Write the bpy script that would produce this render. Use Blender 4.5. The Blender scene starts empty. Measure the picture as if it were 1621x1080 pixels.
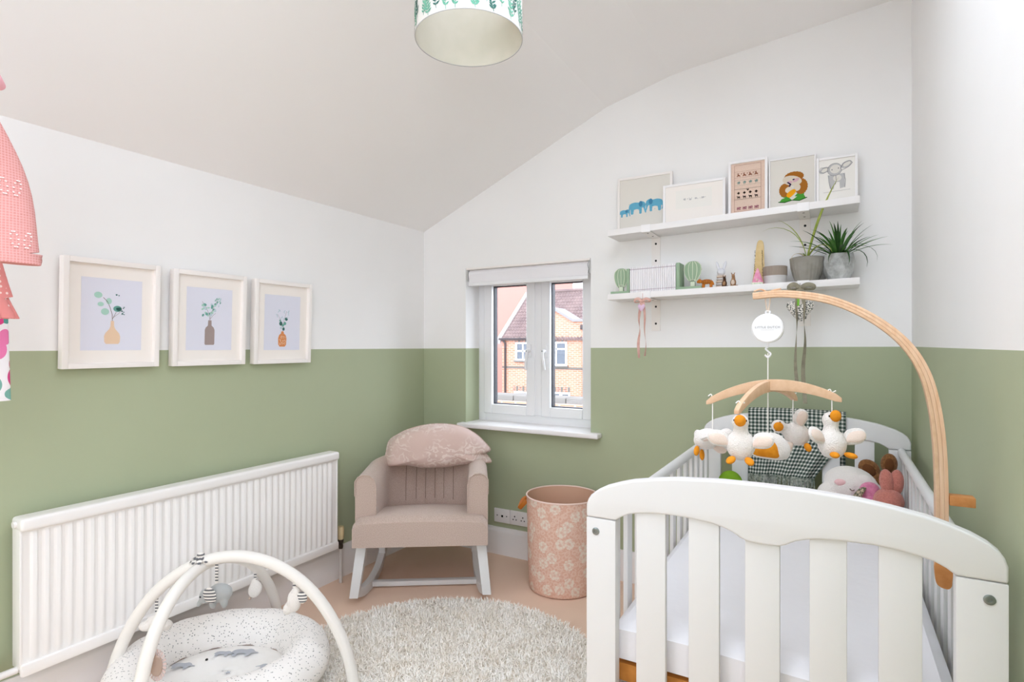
import bpy, bmesh, math, random
from mathutils import Vector, Matrix, Euler
random.seed(7)
S = bpy.context.scene
COL = S.collection
PI = math.pi

# ---------------------------------------------------------------- camera, world, light, exposure
cd = bpy.data.cameras.new('camera'); cam = bpy.data.objects.new('camera', cd); COL.objects.link(cam)
cam.location = (2.280, -2.843, 1.229)
cam.rotation_euler = (math.radians(90), 0, math.radians(29.818))
cd.sensor_width = 36.0; cd.lens = 889.0 / 1621.0 * 36.0
cd.shift_y = 7.0 / 1621.0; cd.clip_start = 0.02; cd.clip_end = 200
S.camera = cam
wd = bpy.data.worlds.new('overcast_sky'); S.world = wd; wd.use_nodes = True
bg = wd.node_tree.nodes['Background']
bg.inputs[0].default_value = (0.868, 0.955, 1.085, 1); bg.inputs[1].default_value = 4.6
S.view_settings.view_transform = 'Standard'; S.view_settings.look = 'None'
S.view_settings.gamma = 1.0; S.view_settings.use_curve_mapping = False
S.view_settings.exposure = 0.64
S.cycles.max_bounces = 14; S.cycles.diffuse_bounces = 9; S.cycles.glossy_bounces = 3
S.cycles.transparent_max_bounces = 8; S.cycles.sample_clamp_indirect = 6
S.cycles.caustics_reflective = False; S.cycles.caustics_refractive = False
S.cycles.use_denoising = True
def portal(name, loc, rot, sx, sy):
    l = bpy.data.lights.new(name, 'AREA'); l.shape = 'RECTANGLE'; l.size = sx; l.size_y = sy
    l.cycles.is_portal = True
    o = bpy.data.objects.new(name, l); COL.objects.link(o); o.location = loc; o.rotation_euler = rot
    return o
portal('window_portal', (0.733, 0.24, 1.23), (math.radians(-90), 0, 0), 0.84, 0.96)
RW = (0.30, 0.95, 0.95, 2.20)      # unseen opening added behind the camera to let in fill light (x0, x1, z0, z1)
RY = -4.60
portal('added_rear_portal', ((RW[0]+RW[1])/2, RY-0.16, (RW[2]+RW[3])/2), (math.radians(90), 0, 0), RW[1]-RW[0], RW[3]-RW[2])

RS = (-4.40, -3.20, 0.70, 2.25)    # opening added in the unseen right wall to brighten the left side (y0, y1, z0, z1)
portal('added_side_portal', (2.67, (RS[0]+RS[1])/2, (RS[2]+RS[3])/2), (math.radians(90), 0, math.radians(90)), RS[1]-RS[0], RS[3]-RS[2])
SK = (1.56, 2.42, -3.20, -1.25)      # roof window added out of view to light the floor from above (x0, x1, y0, y1)
portal('added_roof_portal', ((SK[0]+SK[1])/2, (SK[2]+SK[3])/2, 2.86), (0, 0, 0), SK[1]-SK[0], SK[3]-SK[2])

# ---------------------------------------------------------------- materials
def lin(h):
    if isinstance(h, str):
        h = h.lstrip('#'); c = [int(h[i:i+2], 16)/255 for i in (0, 2, 4)]
    else: c = h
    return tuple((x/12.92 if x <= .04045 else ((x+.055)/1.055)**2.4) for x in c) + (1,)
MATS = {}
class NT:
    def __init__(s, name):
        s.m = bpy.data.materials.new(name); s.m.use_nodes = True; s.t = s.m.node_tree
        s.b = s.t.nodes['Principled BSDF']; s.out = s.t.nodes['Material Output']; MATS[name] = s.m
        s.co = None
    def n(s, typ, **kw):
        nd = s.t.nodes.new(typ)
        for k, v in kw.items():
            if k.startswith('i_'): nd.inputs[k[2:].replace('_', ' ')].default_value = v
            else: setattr(nd, k, v)
        return nd
    def l(s, a, b): s.t.links.new(a, b)
    def coord(s, kind='Object'):
        if s.co is None: s.co = s.n('ShaderNodeTexCoord')
        return s.co.outputs[kind]
    def val(s, x, sock):
        if hasattr(x, 'links'): s.l(x, sock)
        else: sock.default_value = x
    def math(s, op, a, b=0.0, c=0.0):
        nd = s.n('ShaderNodeMath', operation=op)
        for i, x in enumerate((a, b, c)): s.val(x, nd.inputs[i])
        return nd.outputs[0]
    def mix(s, fac, a, b):
        nd = s.n('ShaderNodeMix', data_type='RGBA')
        s.val(fac, nd.inputs[0]); s.val(a, nd.inputs[6]); s.val(b, nd.inputs[7]); return nd.outputs[2]
    def noise(s, scale, detail=2, rough=.5, vec=None):
        nd = s.n('ShaderNodeTexNoise'); nd.inputs['Scale'].default_value = scale
        nd.inputs['Detail'].default_value = detail; nd.inputs['Roughness'].default_value = rough
        s.l(vec or s.coord(), nd.inputs['Vector']); return nd.outputs['Fac']
    def voronoi(s, scale, feature='F1', vec=None, rnd=1.0):
        nd = s.n('ShaderNodeTexVoronoi', feature=feature); nd.inputs['Scale'].default_value = scale
        nd.inputs['Randomness'].default_value = rnd
        s.l(vec or s.coord(), nd.inputs['Vector']); return nd
    def ramp(s, fac, lo, hi):
        nd = s.n('ShaderNodeMapRange'); s.val(fac, nd.inputs[0]); nd.inputs[1].default_value = lo
        nd.inputs[2].default_value = hi; return nd.outputs[0]
    def bump(s, h, strength=.3, dist=.002):
        nd = s.n('ShaderNodeBump'); nd.inputs['Strength'].default_value = strength; nd.inputs['Distance'].default_value = dist
        s.l(h, nd.inputs['Height']); s.l(nd.outputs[0], s.b.inputs['Normal'])
    def base(s, c, rough=.6, spec=.3):
        s.val(c if hasattr(c, 'links') else lin(c), s.b.inputs['Base Color'])
        s.b.inputs['Roughness'].default_value = rough; s.b.inputs['Specular IOR Level'].default_value = spec
def mat(name, c, rough=.6, spec=.3, c2=None, nscale=30, lo=.35, hi=.65, bscale=None, bstr=.3, bdist=.002, sheen=0, metal=0):
    t = NT(name)
    if c2: t.base(t.mix(t.ramp(t.noise(nscale, 3), lo, hi), lin(c), lin(c2)), rough, spec)
    else: t.base(c, rough, spec)
    if bscale: t.bump(t.noise(bscale, 3), bstr, bdist)
    if sheen: t.b.inputs['Sheen Weight'].default_value = sheen
    t.b.inputs['Metallic'].default_value = metal
    return t.m

# painted walls: white above, sage green below a straight painted line (height a + b*coordinate)
def wallmat(name, a, b, axis):
    t = NT(name); sp = t.n('ShaderNodeSeparateXYZ'); g = t.n('ShaderNodeNewGeometry')
    t.l(g.outputs['Position'], sp.inputs[0])
    h = t.math('MULTIPLY_ADD', sp.outputs[axis], b, a)
    fac = t.math('GREATER_THAN', sp.outputs['Z'], h)
    n = t.noise(6, 3)
    green = t.mix(n, lin('#adb597'), lin('#a9b193')); white = t.mix(n, lin('#f1f0ef'), lin('#eeedec'))
    t.base(t.mix(fac, green, white), .62, .25); t.bump(t.noise(260, 2), .06, .001)
    return t.m
wallmat('paint_back', 1.209, (1.224-1.209)/2.56, 'X')
wallmat('paint_left', 1.209, -.001, 'Y')
wallmat('paint_right', 1.224, .0025, 'Y')
mat('ceiling_paint', '#f4f2f1', .8, .1)
mat('gloss_white', '#ece9e8', .32, .4)
mat('cot_white', '#dddcdc', .45, .35)
mat('upvc', '#eaeaec', .25, .45)
mat('sill_white', '#f1eeee', .3, .4)
mat('radiator_white', '#efecea', .35, .4)
t = NT('carpet'); nz = t.noise(900, 2); t.base(t.mix(t.ramp(t.noise(320, 4, .7), .3, .7), lin('#e6c5ad'), lin('#efd5c2')), .95, .05); t.bump(nz, .5, .003)
mat('rug_base', '#ece4d8', .95, .05)
mat('rug_pile', '#fcf9f4', .9, .1, c2='#f4eee5', nscale=14, sheen=.2)
mat('black', '#151515', .5); mat('dark_seal', '#2a2b30', .5); mat('steel', '#8d9494', .35, .5, metal=.9)
mat('brass_dark', '#4c4238', .5, .4, metal=.5); mat('valve_cream', '#dcc79c', .5); mat('copper_painted', '#c9c2bd', .5)
t = NT('pane_glass')
tr = t.n('ShaderNodeBsdfTransparent'); gl = t.n('ShaderNodeBsdfGlossy'); gl.inputs['Roughness'].default_value = .02
mx = t.n('ShaderNodeMixShader'); mx.inputs[0].default_value = .05
t.l(tr.outputs[0], mx.inputs[1]); t.l(gl.outputs[0], mx.inputs[2]); t.l(mx.outputs[0], t.out.inputs[0])
# fabrics
t = NT('linen'); w = t.n('ShaderNodeMapping'); w.inputs['Scale'].default_value = (1, 1, 1); t.l(t.coord(), w.inputs[0])
f = t.ramp(t.noise(300, 3, .9, w.outputs[0]), .33, .67); t.base(t.mix(f, lin('#a89083'), lin('#d3c1b6')), .9, .1); t.bump(t.noise(700, 2), .4, .0015); t.b.inputs['Sheen Weight'].default_value = .25
mat('seam', '#8d7a6f', .9, .1)
t = NT('cushion_print'); v = t.voronoi(34, 'DISTANCE_TO_EDGE'); wv = t.n('ShaderNodeTexWave', wave_type='RINGS'); wv.inputs['Scale'].default_value = 9; wv.inputs['Distortion'].default_value = 16; wv.inputs['Detail'].default_value = 2.5; wv.inputs['Detail Scale'].default_value = 2.2; t.l(t.coord(), wv.inputs[0])
ln = t.math('MULTIPLY', t.ramp(wv.outputs['Fac'], .62, .8), t.ramp(t.noise(7, 1), .38, .52))
t.base(t.mix(ln, lin('#d3b9b0'), lin('#e2d0c8')), .85, .15); t.bump(t.noise(500, 2), .15, .001); t.b.inputs['Sheen Weight'].default_value = .2
mat('white_fabric', '#e9e7ea', .85, .1, bscale=18, bstr=.25, bdist=.01)
mat('cream_fabric', '#ebe7e2', .9, .1, bscale=500, bstr=.2)
mat('pine', '#c8873f', .5, .3, c2='#b87632', nscale=25)
# beech: grain stretched along its length
t = NT('beech'); mp = t.n('ShaderNodeMapping'); mp.inputs['Scale'].default_value = (90, 90, 7); t.l(t.coord(), mp.inputs[0])
t.base(t.mix(t.ramp(t.noise(1.2, 4, .6, mp.outputs[0]), .3, .7), lin('#dbb08c'), lin('#e8c8aa')), .5, .3)
mat('beech_plain', '#dfbc9c', .5, .3, c2='#d6b08e', nscale=60)
mat('beech_orange', '#cf8f55', .5, .3, c2='#c4834a', nscale=60)
mat('plush_white', '#efe9e4', 1, .05, bscale=330, bstr=.7, bdist=.006, sheen=.4)
mat('plush_cream_in', '#ecd9cd', 1, .05, bscale=400, bstr=.4, bdist=.004, sheen=.3)
mat('plush_orange', '#e3962c', .9, .1, c2='#d88724', nscale=90, bscale=300, bstr=.3)
mat('plush_coral', '#cf8678', 1, .05, c2='#bf7468', nscale=200, bscale=300, bstr=.8, bdist=.006, sheen=.3)
mat('plush_brown', '#96683f', 1, .05, c2='#7d5431', nscale=120, bscale=300, bstr=.8, bdist=.006, sheen=.2)
mat('plush_brown_in', '#6b452b', 1, .05, bscale=300, bstr=.5)
mat('plush_pink', '#d98aa8', 1, .05, c2='#cb7596', nscale=120, bscale=300, bstr=.6, bdist=.004, sheen=.3)
mat('plush_rose', '#ecc3c4', 1, .05); mat('plush_lime', '#7aa32c', .9, .1, bscale=200, bstr=.4)
mat('plush_grey', '#a9abab', 1, .05, bscale=400, bstr=.4, sheen=.3)
mat('floral_ribbon', '#b8a58f', .9, .1, c2='#5a5b4a', nscale=160, lo=.48, hi=.54)
# gingham throw in UV space
t = NT('gingham'); sp = t.n('ShaderNodeSeparateXYZ'); t.l(t.coord('UV'), sp.inputs[0])
def stripe(sock): return t.math('GREATER_THAN', t.math('FRACT', sock), .56)
fx, fy = stripe(sp.outputs[0]), stripe(sp.outputs[1])
t.base(t.mix(t.math('ADD', t.math('MULTIPLY', t.math('ADD', fx, fy), .30), t.math('MULTIPLY', t.math('MULTIPLY', fx, fy), .40)), lin('#33443d'), lin('#d9dad2')), .95, .05); t.bump(t.noise(800, 2), .4, .002)
mat('fringe_dark', '#5d6a60', .95, .05, c2='#c3c6bc', nscale=120)
# laundry basket floral
t = NT('basket_print'); uv = t.n('ShaderNodeMapping'); uv.inputs['Scale'].default_value = (1, 1, 1); t.l(t.coord('UV'), uv.inputs[0])
v1 = t.voronoi(10.5, vec=uv.outputs[0], rnd=.7); v1.voronoi_dimensions = '2D'; v3 = t.voronoi(58, vec=uv.outputs[0]); v3.voronoi_dimensions = '2D'; v4 = t.voronoi(26, vec=uv.outputs[0]); v4.voronoi_dimensions = '2D'
wob = t.math('ADD', v1.outputs['Distance'], t.math('MULTIPLY', v3.outputs['Distance'], .10))
flower = t.math('SUBTRACT', 1.0, t.ramp(wob, .34, .38)); petal = t.ramp(v3.outputs['Distance'], .38, .50)
eye = t.math('SUBTRACT', 1.0, t.ramp(v1.outputs['Distance'], .07, .10))
small = t.math('MULTIPLY', t.math('SUBTRACT', 1.0, t.ramp(t.math('ABSOLUTE', t.math('SUBTRACT', v4.outputs['Distance'], .30)), .05, .11)), .8)
blot = t.math('MULTIPLY', t.ramp(t.noise(75, 2, .6, uv.outputs[0]), .50, .56), .7)
c = t.mix(t.math('MAXIMUM', small, blot), lin('#d9ae9b'), lin('#e3c6b5'))
c = t.mix(t.math('MULTIPLY', flower, t.math('SUBTRACT', .95, t.math('MULTIPLY', petal, .6))), c, lin('#e3d6c8')); c = t.mix(t.math('MULTIPLY', eye, .7), c, lin('#d9b09d'))
t.base(c, .8, .15); t.bump(t.noise(9, 2), .35, .02)
mat('basket_lining', '#cfa88f', .9, .1); mat('basket_piping', '#ecd3c8', .8, .1)
mat('leather', '#b5691f', .5, .4)
# speckled white of the play nest
t = NT('speckled'); v = t.voronoi(105, rnd=1); d = t.math('LESS_THAN', v.outputs['Distance'], .23)
t.base(t.mix(d, lin('#eeeae7'), lin('#8f8f8f')), .9, .1)
mat('nest_mat', '#efedea', .9, .1, bscale=60, bstr=.2, bdist=.004); mat('print_grey', '#b3b6bd', .9, .1)
t = NT('stripe_ribbon'); sp = t.n('ShaderNodeSeparateXYZ'); t.l(t.coord(), sp.inputs[0])
t.base(t.mix(t.math('GREATER_THAN', t.math('FRACT', t.math('MULTIPLY', sp.outputs[2], 95)), .5), lin('#e9e4de'), lin('#6b6b6e')), .9, .1)
mat('mirror_disc', '#b9a294', .12, .5); mat('pink_frill', '#d7c2be', .9, .1)
# pictures
mat('frame_cream', '#f0ebe7', .5, .3); mat('frame_white', '#f0eeee', .45, .35); mat('mount', '#f0eae4', .9, .05)
mat('paper_blue', '#dcdde9', .9, .05); mat('paper_white', '#ece9e3', .9, .05); mat('paper_grey', '#dedad2', .9, .05)
mat('linen_pink', '#dcc0ae', .9, .05, c2='#e6cfbf', nscale=300)
for n_, c_ in dict(ink_peach='#e6c9ac', ink_taupe='#a2938f', ink_orange='#d98f5d', leaf_a='#a9cfc1', leaf_b='#6fa59a', leaf_c='#3e6d69', leaf_d='#bccdd6', ink_brown='#6d5240',
                   ink_blue='#67abc6', ink_bluedark='#4b86a8', ink_grey='#bdbcbc', ink_greydark='#77767a', st_brown='#8a4c33', st_teal='#7f9a94', st_black='#2f2320', st_purple='#8f4a5e',
                   hog_brown='#a4692c', hog_cream='#d9cdbb', hog_green='#4e9a3c', hog_dkgreen='#2e5a2a', hog_yellow='#eda321', hog_navy='#2d2149', hog_pink='#d3aeb6').items(): mat(n_, c_, .9, .05)
# shelf things
mat('sage_toy', '#97ae92', .6, .2); mat('sage_pale', '#dfe6d0', .6, .2); mat('book_white', '#efecee', .7, .2); mat('book_band', '#b9a9b2', .7, .2)
mat('orange_toy', '#c97a25', .5, .3, c2='#b0651a', nscale=60); mat('toy_brown', '#5f3f2a', .5, .3, c2='#38241a', nscale=90); mat('toy_tan', '#b18a66', .6, .2, c2='#8d6a4c', nscale=80)
mat('ring_beige', '#d8c6b6', .6, .2); mat('ring_grey', '#cfc9c6', .6, .2); mat('bunny_glass', '#dfe0e6', .3, .4); mat('wood_pale', '#dcc393', .6, .2, c2='#d2b680', nscale=40)
mat('pot_taupe', '#9c8f83', .8, .2); mat('pot_pale', '#d4d2d0', .8, .2, c2='#c9c7c6', nscale=30); mat('pot_grey', '#9b978e', .6, .3, c2='#8c887f', nscale=20)
t = NT('pot_marble'); t.base(t.mix(t.ramp(t.noise(16, 4, .7), .35, .65), lin('#8f908d'), lin('#c9cbc9')), .5, .35)
mat('soil', '#4a3a2d', 1, .05); mat('leaf_dark', '#38692a', .45, .4, c2='#528238', nscale=25); mat('leaf_deep', '#24431f', .5, .3, c2='#34592a', nscale=25)
mat('leaf_lime', '#b6bf62', .5, .35, c2='#93a548', nscale=30); mat('leaf_bright', '#79b53a', .5, .3)
mat('ribbon_pink', '#cf9f93', .45, .4, c2='#dcb4a8', nscale=40); mat('tag_lilac', '#dcbfd6', .7, .2); mat('ribbon_olive', '#9a947f', .7, .2, c2='#878170', nscale=50)
t = NT('heart_speckle'); t.base(t.mix(t.ramp(t.noise(210, 2, .6), .50, .56), lin('#e2ddd4'), lin('#3e4440')), .8, .15)
mat('pink_gnome', '#e78ab0', .8, .1, c2='#f0b3c9', nscale=60)
mat('cord_white', '#efece8', .8, .1)
# lampshade: translucent fabric
t = NT('shade_fabric'); df = t.n('ShaderNodeBsdfDiffuse'); df.inputs[0].default_value = lin('#f1f1ee'); tl = t.n('ShaderNodeBsdfTranslucent'); tl.inputs[0].default_value = lin('#efe9da')
mx = t.n('ShaderNodeMixShader'); mx.inputs[0].default_value = .28; t.l(df.outputs[0], mx.inputs[1]); t.l(tl.outputs[0], mx.inputs[2]); t.l(mx.outputs[0], t.out.inputs[0])
mat('shade_lining', '#dfdace', .9, .05, c2='#d6d3c5', nscale=9)
mat('shade_leaf', '#7db59c', .8, .1, c2='#5b9a84', nscale=40); mat('shade_leaf_dark', '#3f6b62', .8, .1)
# clothes
t = NT('waffle_pink'); bt = t.n('ShaderNodeTexBrick'); bt.offset = 0; bt.inputs['Scale'].default_value = 1; bt.inputs['Color1'].default_value = lin('#d28e8a'); bt.inputs['Color2'].default_value = lin('#d69591'); bt.inputs['Mortar'].default_value = lin('#e0aaa5'); bt.inputs['Mortar Size'].default_value = .0008; bt.inputs['Brick Width'].default_value = .0055; bt.inputs['Row Height'].default_value = .0055
sp = t.n('ShaderNodeSeparateXYZ'); t.l(t.coord(), sp.inputs[0]); cb = t.n('ShaderNodeCombineXYZ'); t.l(sp.outputs[1], cb.inputs[0]); t.l(sp.outputs[2], cb.inputs[1]); t.l(cb.outputs[0], bt.inputs[0]); t.base(bt.outputs[0], .9, .1); t.bump(bt.outputs['Fac'], .5, .001)
mat('embroidery_white', '#f4dedb', .9, .1)
t = NT('dotted_pink'); v = t.voronoi(75, rnd=.3); t.base(t.mix(t.math('LESS_THAN', v.outputs['Distance'], .22), lin('#e08e8a'), lin('#f2d3cd')), .9, .1)
t = NT('floral_dress'); v = t.voronoi(19); cr = t.n('ShaderNodeValToRGB'); cr.color_ramp.interpolation = 'CONSTANT'
els = cr.color_ramp.elements; els[0].color = lin('#d84a86'); els[1].position = .35; els[1].color = lin('#5f9c92')
e3 = els.new(.55); e3.color = lin('#ea7fae'); e4 = els.new(.8); e4.color = lin('#7fb0a2')
sv = t.n('ShaderNodeSeparateColor'); t.l(v.outputs['Color'], sv.inputs[0]); t.l(sv.outputs[0], cr.inputs[0])
t.base(t.mix(t.math('LESS_THAN', v.outputs['Distance'], .5), lin('#f1ebec'), cr.outputs[0]), .8, .1)
mat('pink_plain', '#f0b3bd', .9, .1); mat('rail_metal', '#c9c7c5', .4, .4)
# outside
def brickmat(name, c1, c2, mo, axis='X', sc=1.0):
    t = NT(name); b = t.n('ShaderNodeTexBrick'); b.inputs['Scale'].default_value = sc; b.inputs['Color1'].default_value = lin(c1); b.inputs['Color2'].default_value = lin(c2); b.inputs['Mortar'].default_value = lin(mo)
    b.inputs['Mortar Size'].default_value = .012; b.inputs['Brick Width'].default_value = .225; b.inputs['Row Height'].default_value = .075
    g = t.n('ShaderNodeNewGeometry'); sp = t.n('ShaderNodeSeparateXYZ'); cb = t.n('ShaderNodeCombineXYZ'); t.l(g.outputs['Position'], sp.inputs[0]); t.l(sp.outputs[axis], cb.inputs[0]); t.l(sp.outputs['Z'], cb.inputs[1]); t.l(cb.outputs[0], b.inputs[0])
    t.base(b.outputs[0], .85, .1)
brickmat('brick_orange', '#b47a60', '#a96e55', '#b49d90'); brickmat('brick_red', '#7d564b', '#94695d', '#958880')
mat('red_render', '#b3766c', .9, .05); mat('roof_tile', '#6f5d5a', .8, .1, c2='#5f4f4e', nscale=3); mat('stone_pale', '#68635f', .9, .05); mat('lead_grey', '#7f7b7b', .8, .1)
mat('gutter_dark', '#33282a', .5, .3); mat('house_glass', '#444a55', .1, .5); mat('street', '#77736f', .9, .05); mat('shingle_trim', '#8d8582', .8, .1)

# ---------------------------------------------------------------- mesh helpers
def root_matrix(p):
    while p.parent: p = p.parent
    return Matrix.LocRotScale(p.location, p.rotation_euler, p.scale)
class G:
    """collects verts/faces; build() links them as ONE mesh object"""
    def __init__(s): s.v = []; s.f = []; s.uv = None
    def add(s, vs, fs, M=None):
        o = len(s.v)
        s.v += [tuple(M @ Vector(p)) for p in vs] if M is not None else [tuple(p) for p in vs]
        s.f += [tuple(i+o for i in f) for f in fs]; return s
    def box(s, a, b, M=None):
        x0, y0, z0 = a; x1, y1, z1 = b
        return s.add([(x0,y0,z0),(x1,y0,z0),(x1,y1,z0),(x0,y1,z0),(x0,y0,z1),(x1,y0,z1),(x1,y1,z1),(x0,y1,z1)],
                     [(0,3,2,1),(4,5,6,7),(0,1,5,4),(1,2,6,5),(2,3,7,6),(3,0,4,7)], M)
    def prism(s, poly, t0, t1, plane='xz', M=None):
        # poly (a,b) in plane; extruded along the third axis
        mk = {'xz': lambda a, b, t: (a, t, b), 'xy': lambda a, b, t: (a, b, t), 'yz': lambda a, b, t: (t, a, b)}[plane]
        n = len(poly); A = sum(poly[i][0]*poly[(i+1) % n][1]-poly[(i+1) % n][0]*poly[i][1] for i in range(n))
        if A < 0: poly = poly[::-1]
        vs = [mk(a, b, t0) for a, b in poly]+[mk(a, b, t1) for a, b in poly]
        cap0 = tuple(range(n)); cap1 = tuple(range(n, 2*n))
        fs = [(i, (i+1) % n, n+(i+1) % n, n+i) for i in range(n)]
        if plane == 'xz': fs = [f[::-1] for f in fs]; fs += [cap0, cap1[::-1]]
        else: fs += [cap0[::-1], cap1]
        return s.add(vs, fs, M)
    def tube(s, pts, r, seg=10, caps=True, closed=False, squash=None):
        pts = [Vector(p) for p in pts]; n = len(pts); rs = r if isinstance(r, (list, tuple)) else [r]*n
        up = None; vs = []; fs = []
        for i, p in enumerate(pts):
            a = pts[(i-1) % n] if (i or closed) else p; b = pts[(i+1) % n] if (i < n-1 or closed) else p
            d = (b-a).normalized()
            if up is None:
                up = Vector((0, 0, 1)) if abs(d.z) < .9 else Vector((1, 0, 0))
            x = d.cross(up); x = x.normalized() if x.length > 1e-6 else Vector((1, 0, 0)); up = x.cross(d).normalized()
            sx, sy = squash or (1, 1)
            vs += [p + x*math.cos(2*PI*k/seg)*rs[i]*sx + up*math.sin(2*PI*k/seg)*rs[i]*sy for k in range(seg)]
        m = n if closed else n-1
        for i in range(m):
            for k in range(seg):
                j = (i+1) % n; fs.append((i*seg+k, i*seg+(k+1) % seg, j*seg+(k+1) % seg, j*seg+k))
        if caps and not closed: fs += [tuple(range(seg))[::-1], tuple(range((n-1)*seg, n*seg))]
        return s.add(vs, fs)
    def lathe(s, prof, c=(0, 0, 0), seg=32, M=None, ripple=None):
        vs = []; fs = []; n = len(prof)
        for j, (r, z) in enumerate(prof):
            for k in range(seg):
                a = 2*PI*k/seg; rr = r*(ripple(a, z) if ripple else 1)
                vs.append((c[0]+rr*math.cos(a), c[1]+rr*math.sin(a), c[2]+z))
        for j in range(n-1):
            for k in range(seg): fs.append((j*seg+k, j*seg+(k+1) % seg, (j+1)*seg+(k+1) % seg, (j+1)*seg+k))
        if prof[0][0] > 1e-5: fs.append(tuple(range(seg))[::-1])
        if prof[-1][0] > 1e-5: fs.append(tuple(range((n-1)*seg, n*seg)))
        return s.add(vs, fs, M)
    def ell(s, c, r, rot=None, seg=16, rings=10, M=None):
        R = Euler(rot or (0, 0, 0)).to_matrix(); c = Vector(c); vs = []; fs = []
        vs.append(c + R @ Vector((0, 0, -r[2])))
        for j in range(1, rings):
            t = -PI/2+PI*j/rings
            for k in range(seg):
                a = 2*PI*k/seg; vs.append(c + R @ Vector((r[0]*math.cos(t)*math.cos(a), r[1]*math.cos(t)*math.sin(a), r[2]*math.sin(t))))
        vs.append(c + R @ Vector((0, 0, r[2]))); L = len(vs)-1
        for k in range(seg): fs.append((0, 1+(k+1) % seg, 1+k))
        for j in range(rings-2):
            for k in range(seg): fs.append((1+j*seg+k, 1+j*seg+(k+1) % seg, 1+(j+1)*seg+(k+1) % seg, 1+(j+1)*seg+k))
        for k in range(seg): fs.append((1+(rings-2)*seg+k, 1+(rings-2)*seg+(k+1) % seg, L))
        return s.add(vs, fs, M)
    def puff(s, out, depth, rings=5, M=None, power=2.2):
        # a stuffed flat shape: outline (x,z), bulging along y
        n = len(out); cx = sum(p[0] for p in out)/n; cz = sum(p[1] for p in out)/n
        vs = []; fs = []
        for side in (-1, 1):
            for j in range(rings):
                r = j/rings; y = side*depth*(1-r**power)**.5
                if j == 0: vs.append((cx, y, cz)); continue
                vs += [(cx+(x-cx)*r, y, cz+(z-cz)*r) for x, z in out]
        hs = 1+(rings-1)*n; rim = len(vs); vs += [(x, 0, z) for x, z in out]
        for si in (0, 1):
            o = si*hs
            idx = lambda j, k: (o if j == 0 else (o+1+(j-1)*n+(k % n) if j < rings else rim+(k % n)))
            for k in range(n):
                fl = [(idx(0, 0), idx(1, k), idx(1, k+1))]
                for j in range(1, rings): fl.append((idx(j, k), idx(j+1, k), idx(j+1, k+1), idx(j, k+1)))
                fs += fl if si == 0 else [q[::-1] for q in fl]
        return s.add(vs, fs, M)
    def grid(s, fn, nu, nv, M=None):
        vs = [fn(i/nu, j/nv) for j in range(nv+1) for i in range(nu+1)]
        fs = [(j*(nu+1)+i, j*(nu+1)+i+1, (j+1)*(nu+1)+i+1, (j+1)*(nu+1)+i) for j in range(nv) for i in range(nu)]
        return s.add(vs, fs, M)
    def build(s, name, m, parent=None, bevel=0, bseg=2, smooth=None, world=True, mods=None, remesh=0, solid=0, sub=0, fix=True, kind=None, label=None):
        vs = s.v
        if parent is not None and world:
            I = root_matrix(parent).inverted(); vs = [tuple(I @ Vector(p)) for p in vs]
        me = bpy.data.meshes.new(name); me.from_pydata(vs, [], s.f); me.validate()
        if bevel or fix:
            bm = bmesh.new(); bm.from_mesh(me)
            if fix: bmesh.ops.recalc_face_normals(bm, faces=bm.faces)
            if bevel:
                es = [e for e in bm.edges if len(e.link_faces) == 2 and e.calc_face_angle(0) > .6]
                bmesh.ops.bevel(bm, geom=es, offset=bevel, segments=bseg, affect='EDGES', profile=.6, clamp_overlap=True)
            bm.to_mesh(me); bm.free()
        o = bpy.data.objects.new(name, me); COL.objects.link(o)
        if isinstance(m, str): me.materials.append(MATS[m])
        if solid:
            md = o.modifiers.new('solid', 'SOLIDIFY'); md.thickness = solid; md.offset = 0
        if remesh:
            md = o.modifiers.new('remesh', 'REMESH'); md.mode = 'VOXEL'; md.voxel_size = remesh; md.use_smooth_shade = True
            ms = o.modifiers.new('smooth', 'SMOOTH'); ms.factor = .5; ms.iterations = 5
        if sub:
            md = o.modifiers.new('sub', 'SUBSURF'); md.levels = sub; md.render_levels = sub
        if remesh or solid or sub:
            dg = bpy.context.evaluated_depsgraph_get(); ev = bpy.data.meshes.new_from_object(o.evaluated_get(dg))
            o.modifiers.clear(); old = o.data; o.data = ev; ev.name = name; bpy.data.meshes.remove(old); me = ev
        if smooth is None: smooth = True
        if smooth:
            me.shade_smooth(); me.set_sharp_from_angle(angle=math.radians(38))
        if parent is not None: o.parent = parent
        if kind: o['kind'] = kind
        if label: o['label'] = label
        return o
def thing(name, label, cat, loc=(0, 0, 0), rot=(0, 0, 0), group=None):
    o = bpy.data.objects.new(name, None); COL.objects.link(o); o.location = loc
    o.rotation_euler = rot if isinstance(rot, (tuple, list)) else (0, 0, rot); o.empty_display_size = .05
    o['label'] = label; o['category'] = cat
    if group: o['group'] = group
    return o
def tag(o, label, cat, group=None):
    o['label'] = label; o['category'] = cat
    if group: o['group'] = group
    return o
def struct(o): o['kind'] = 'structure'; return o
def copy_tree(o, parent=None):
    c = o.copy(); COL.objects.link(c); c.parent = parent
    for ch in list(o.children): copy_tree(ch, c)
    return c
def clone(o, parent, loc=None, name=None):
    c = o.copy(); COL.objects.link(c); c.parent = parent
    if loc is not None: c.location = loc
    return c
def arcpts(fn, n): return [fn(i/(n-1)) for i in range(n)]
def catmull(pts, n=6, closed=False):
    P = [Vector(p) for p in pts]; L = len(P); out = []
    for i in range(L if closed else L-1):
        p0 = P[(i-1) % L] if (closed or i) else P[0]*2-P[1]; p1 = P[i]; p2 = P[(i+1) % L]
        p3 = P[(i+2) % L] if (closed or i+2 < L) else P[-1]*2-P[-2]
        for k in range(n):
            t = k/n; out.append(.5*((2*p1)+(p2-p0)*t+(2*p0-5*p1+4*p2-p3)*t*t+(3*p1-p0-3*p2+p3)*t**3))
    if not closed: out.append(P[-1])
    return out
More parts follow.
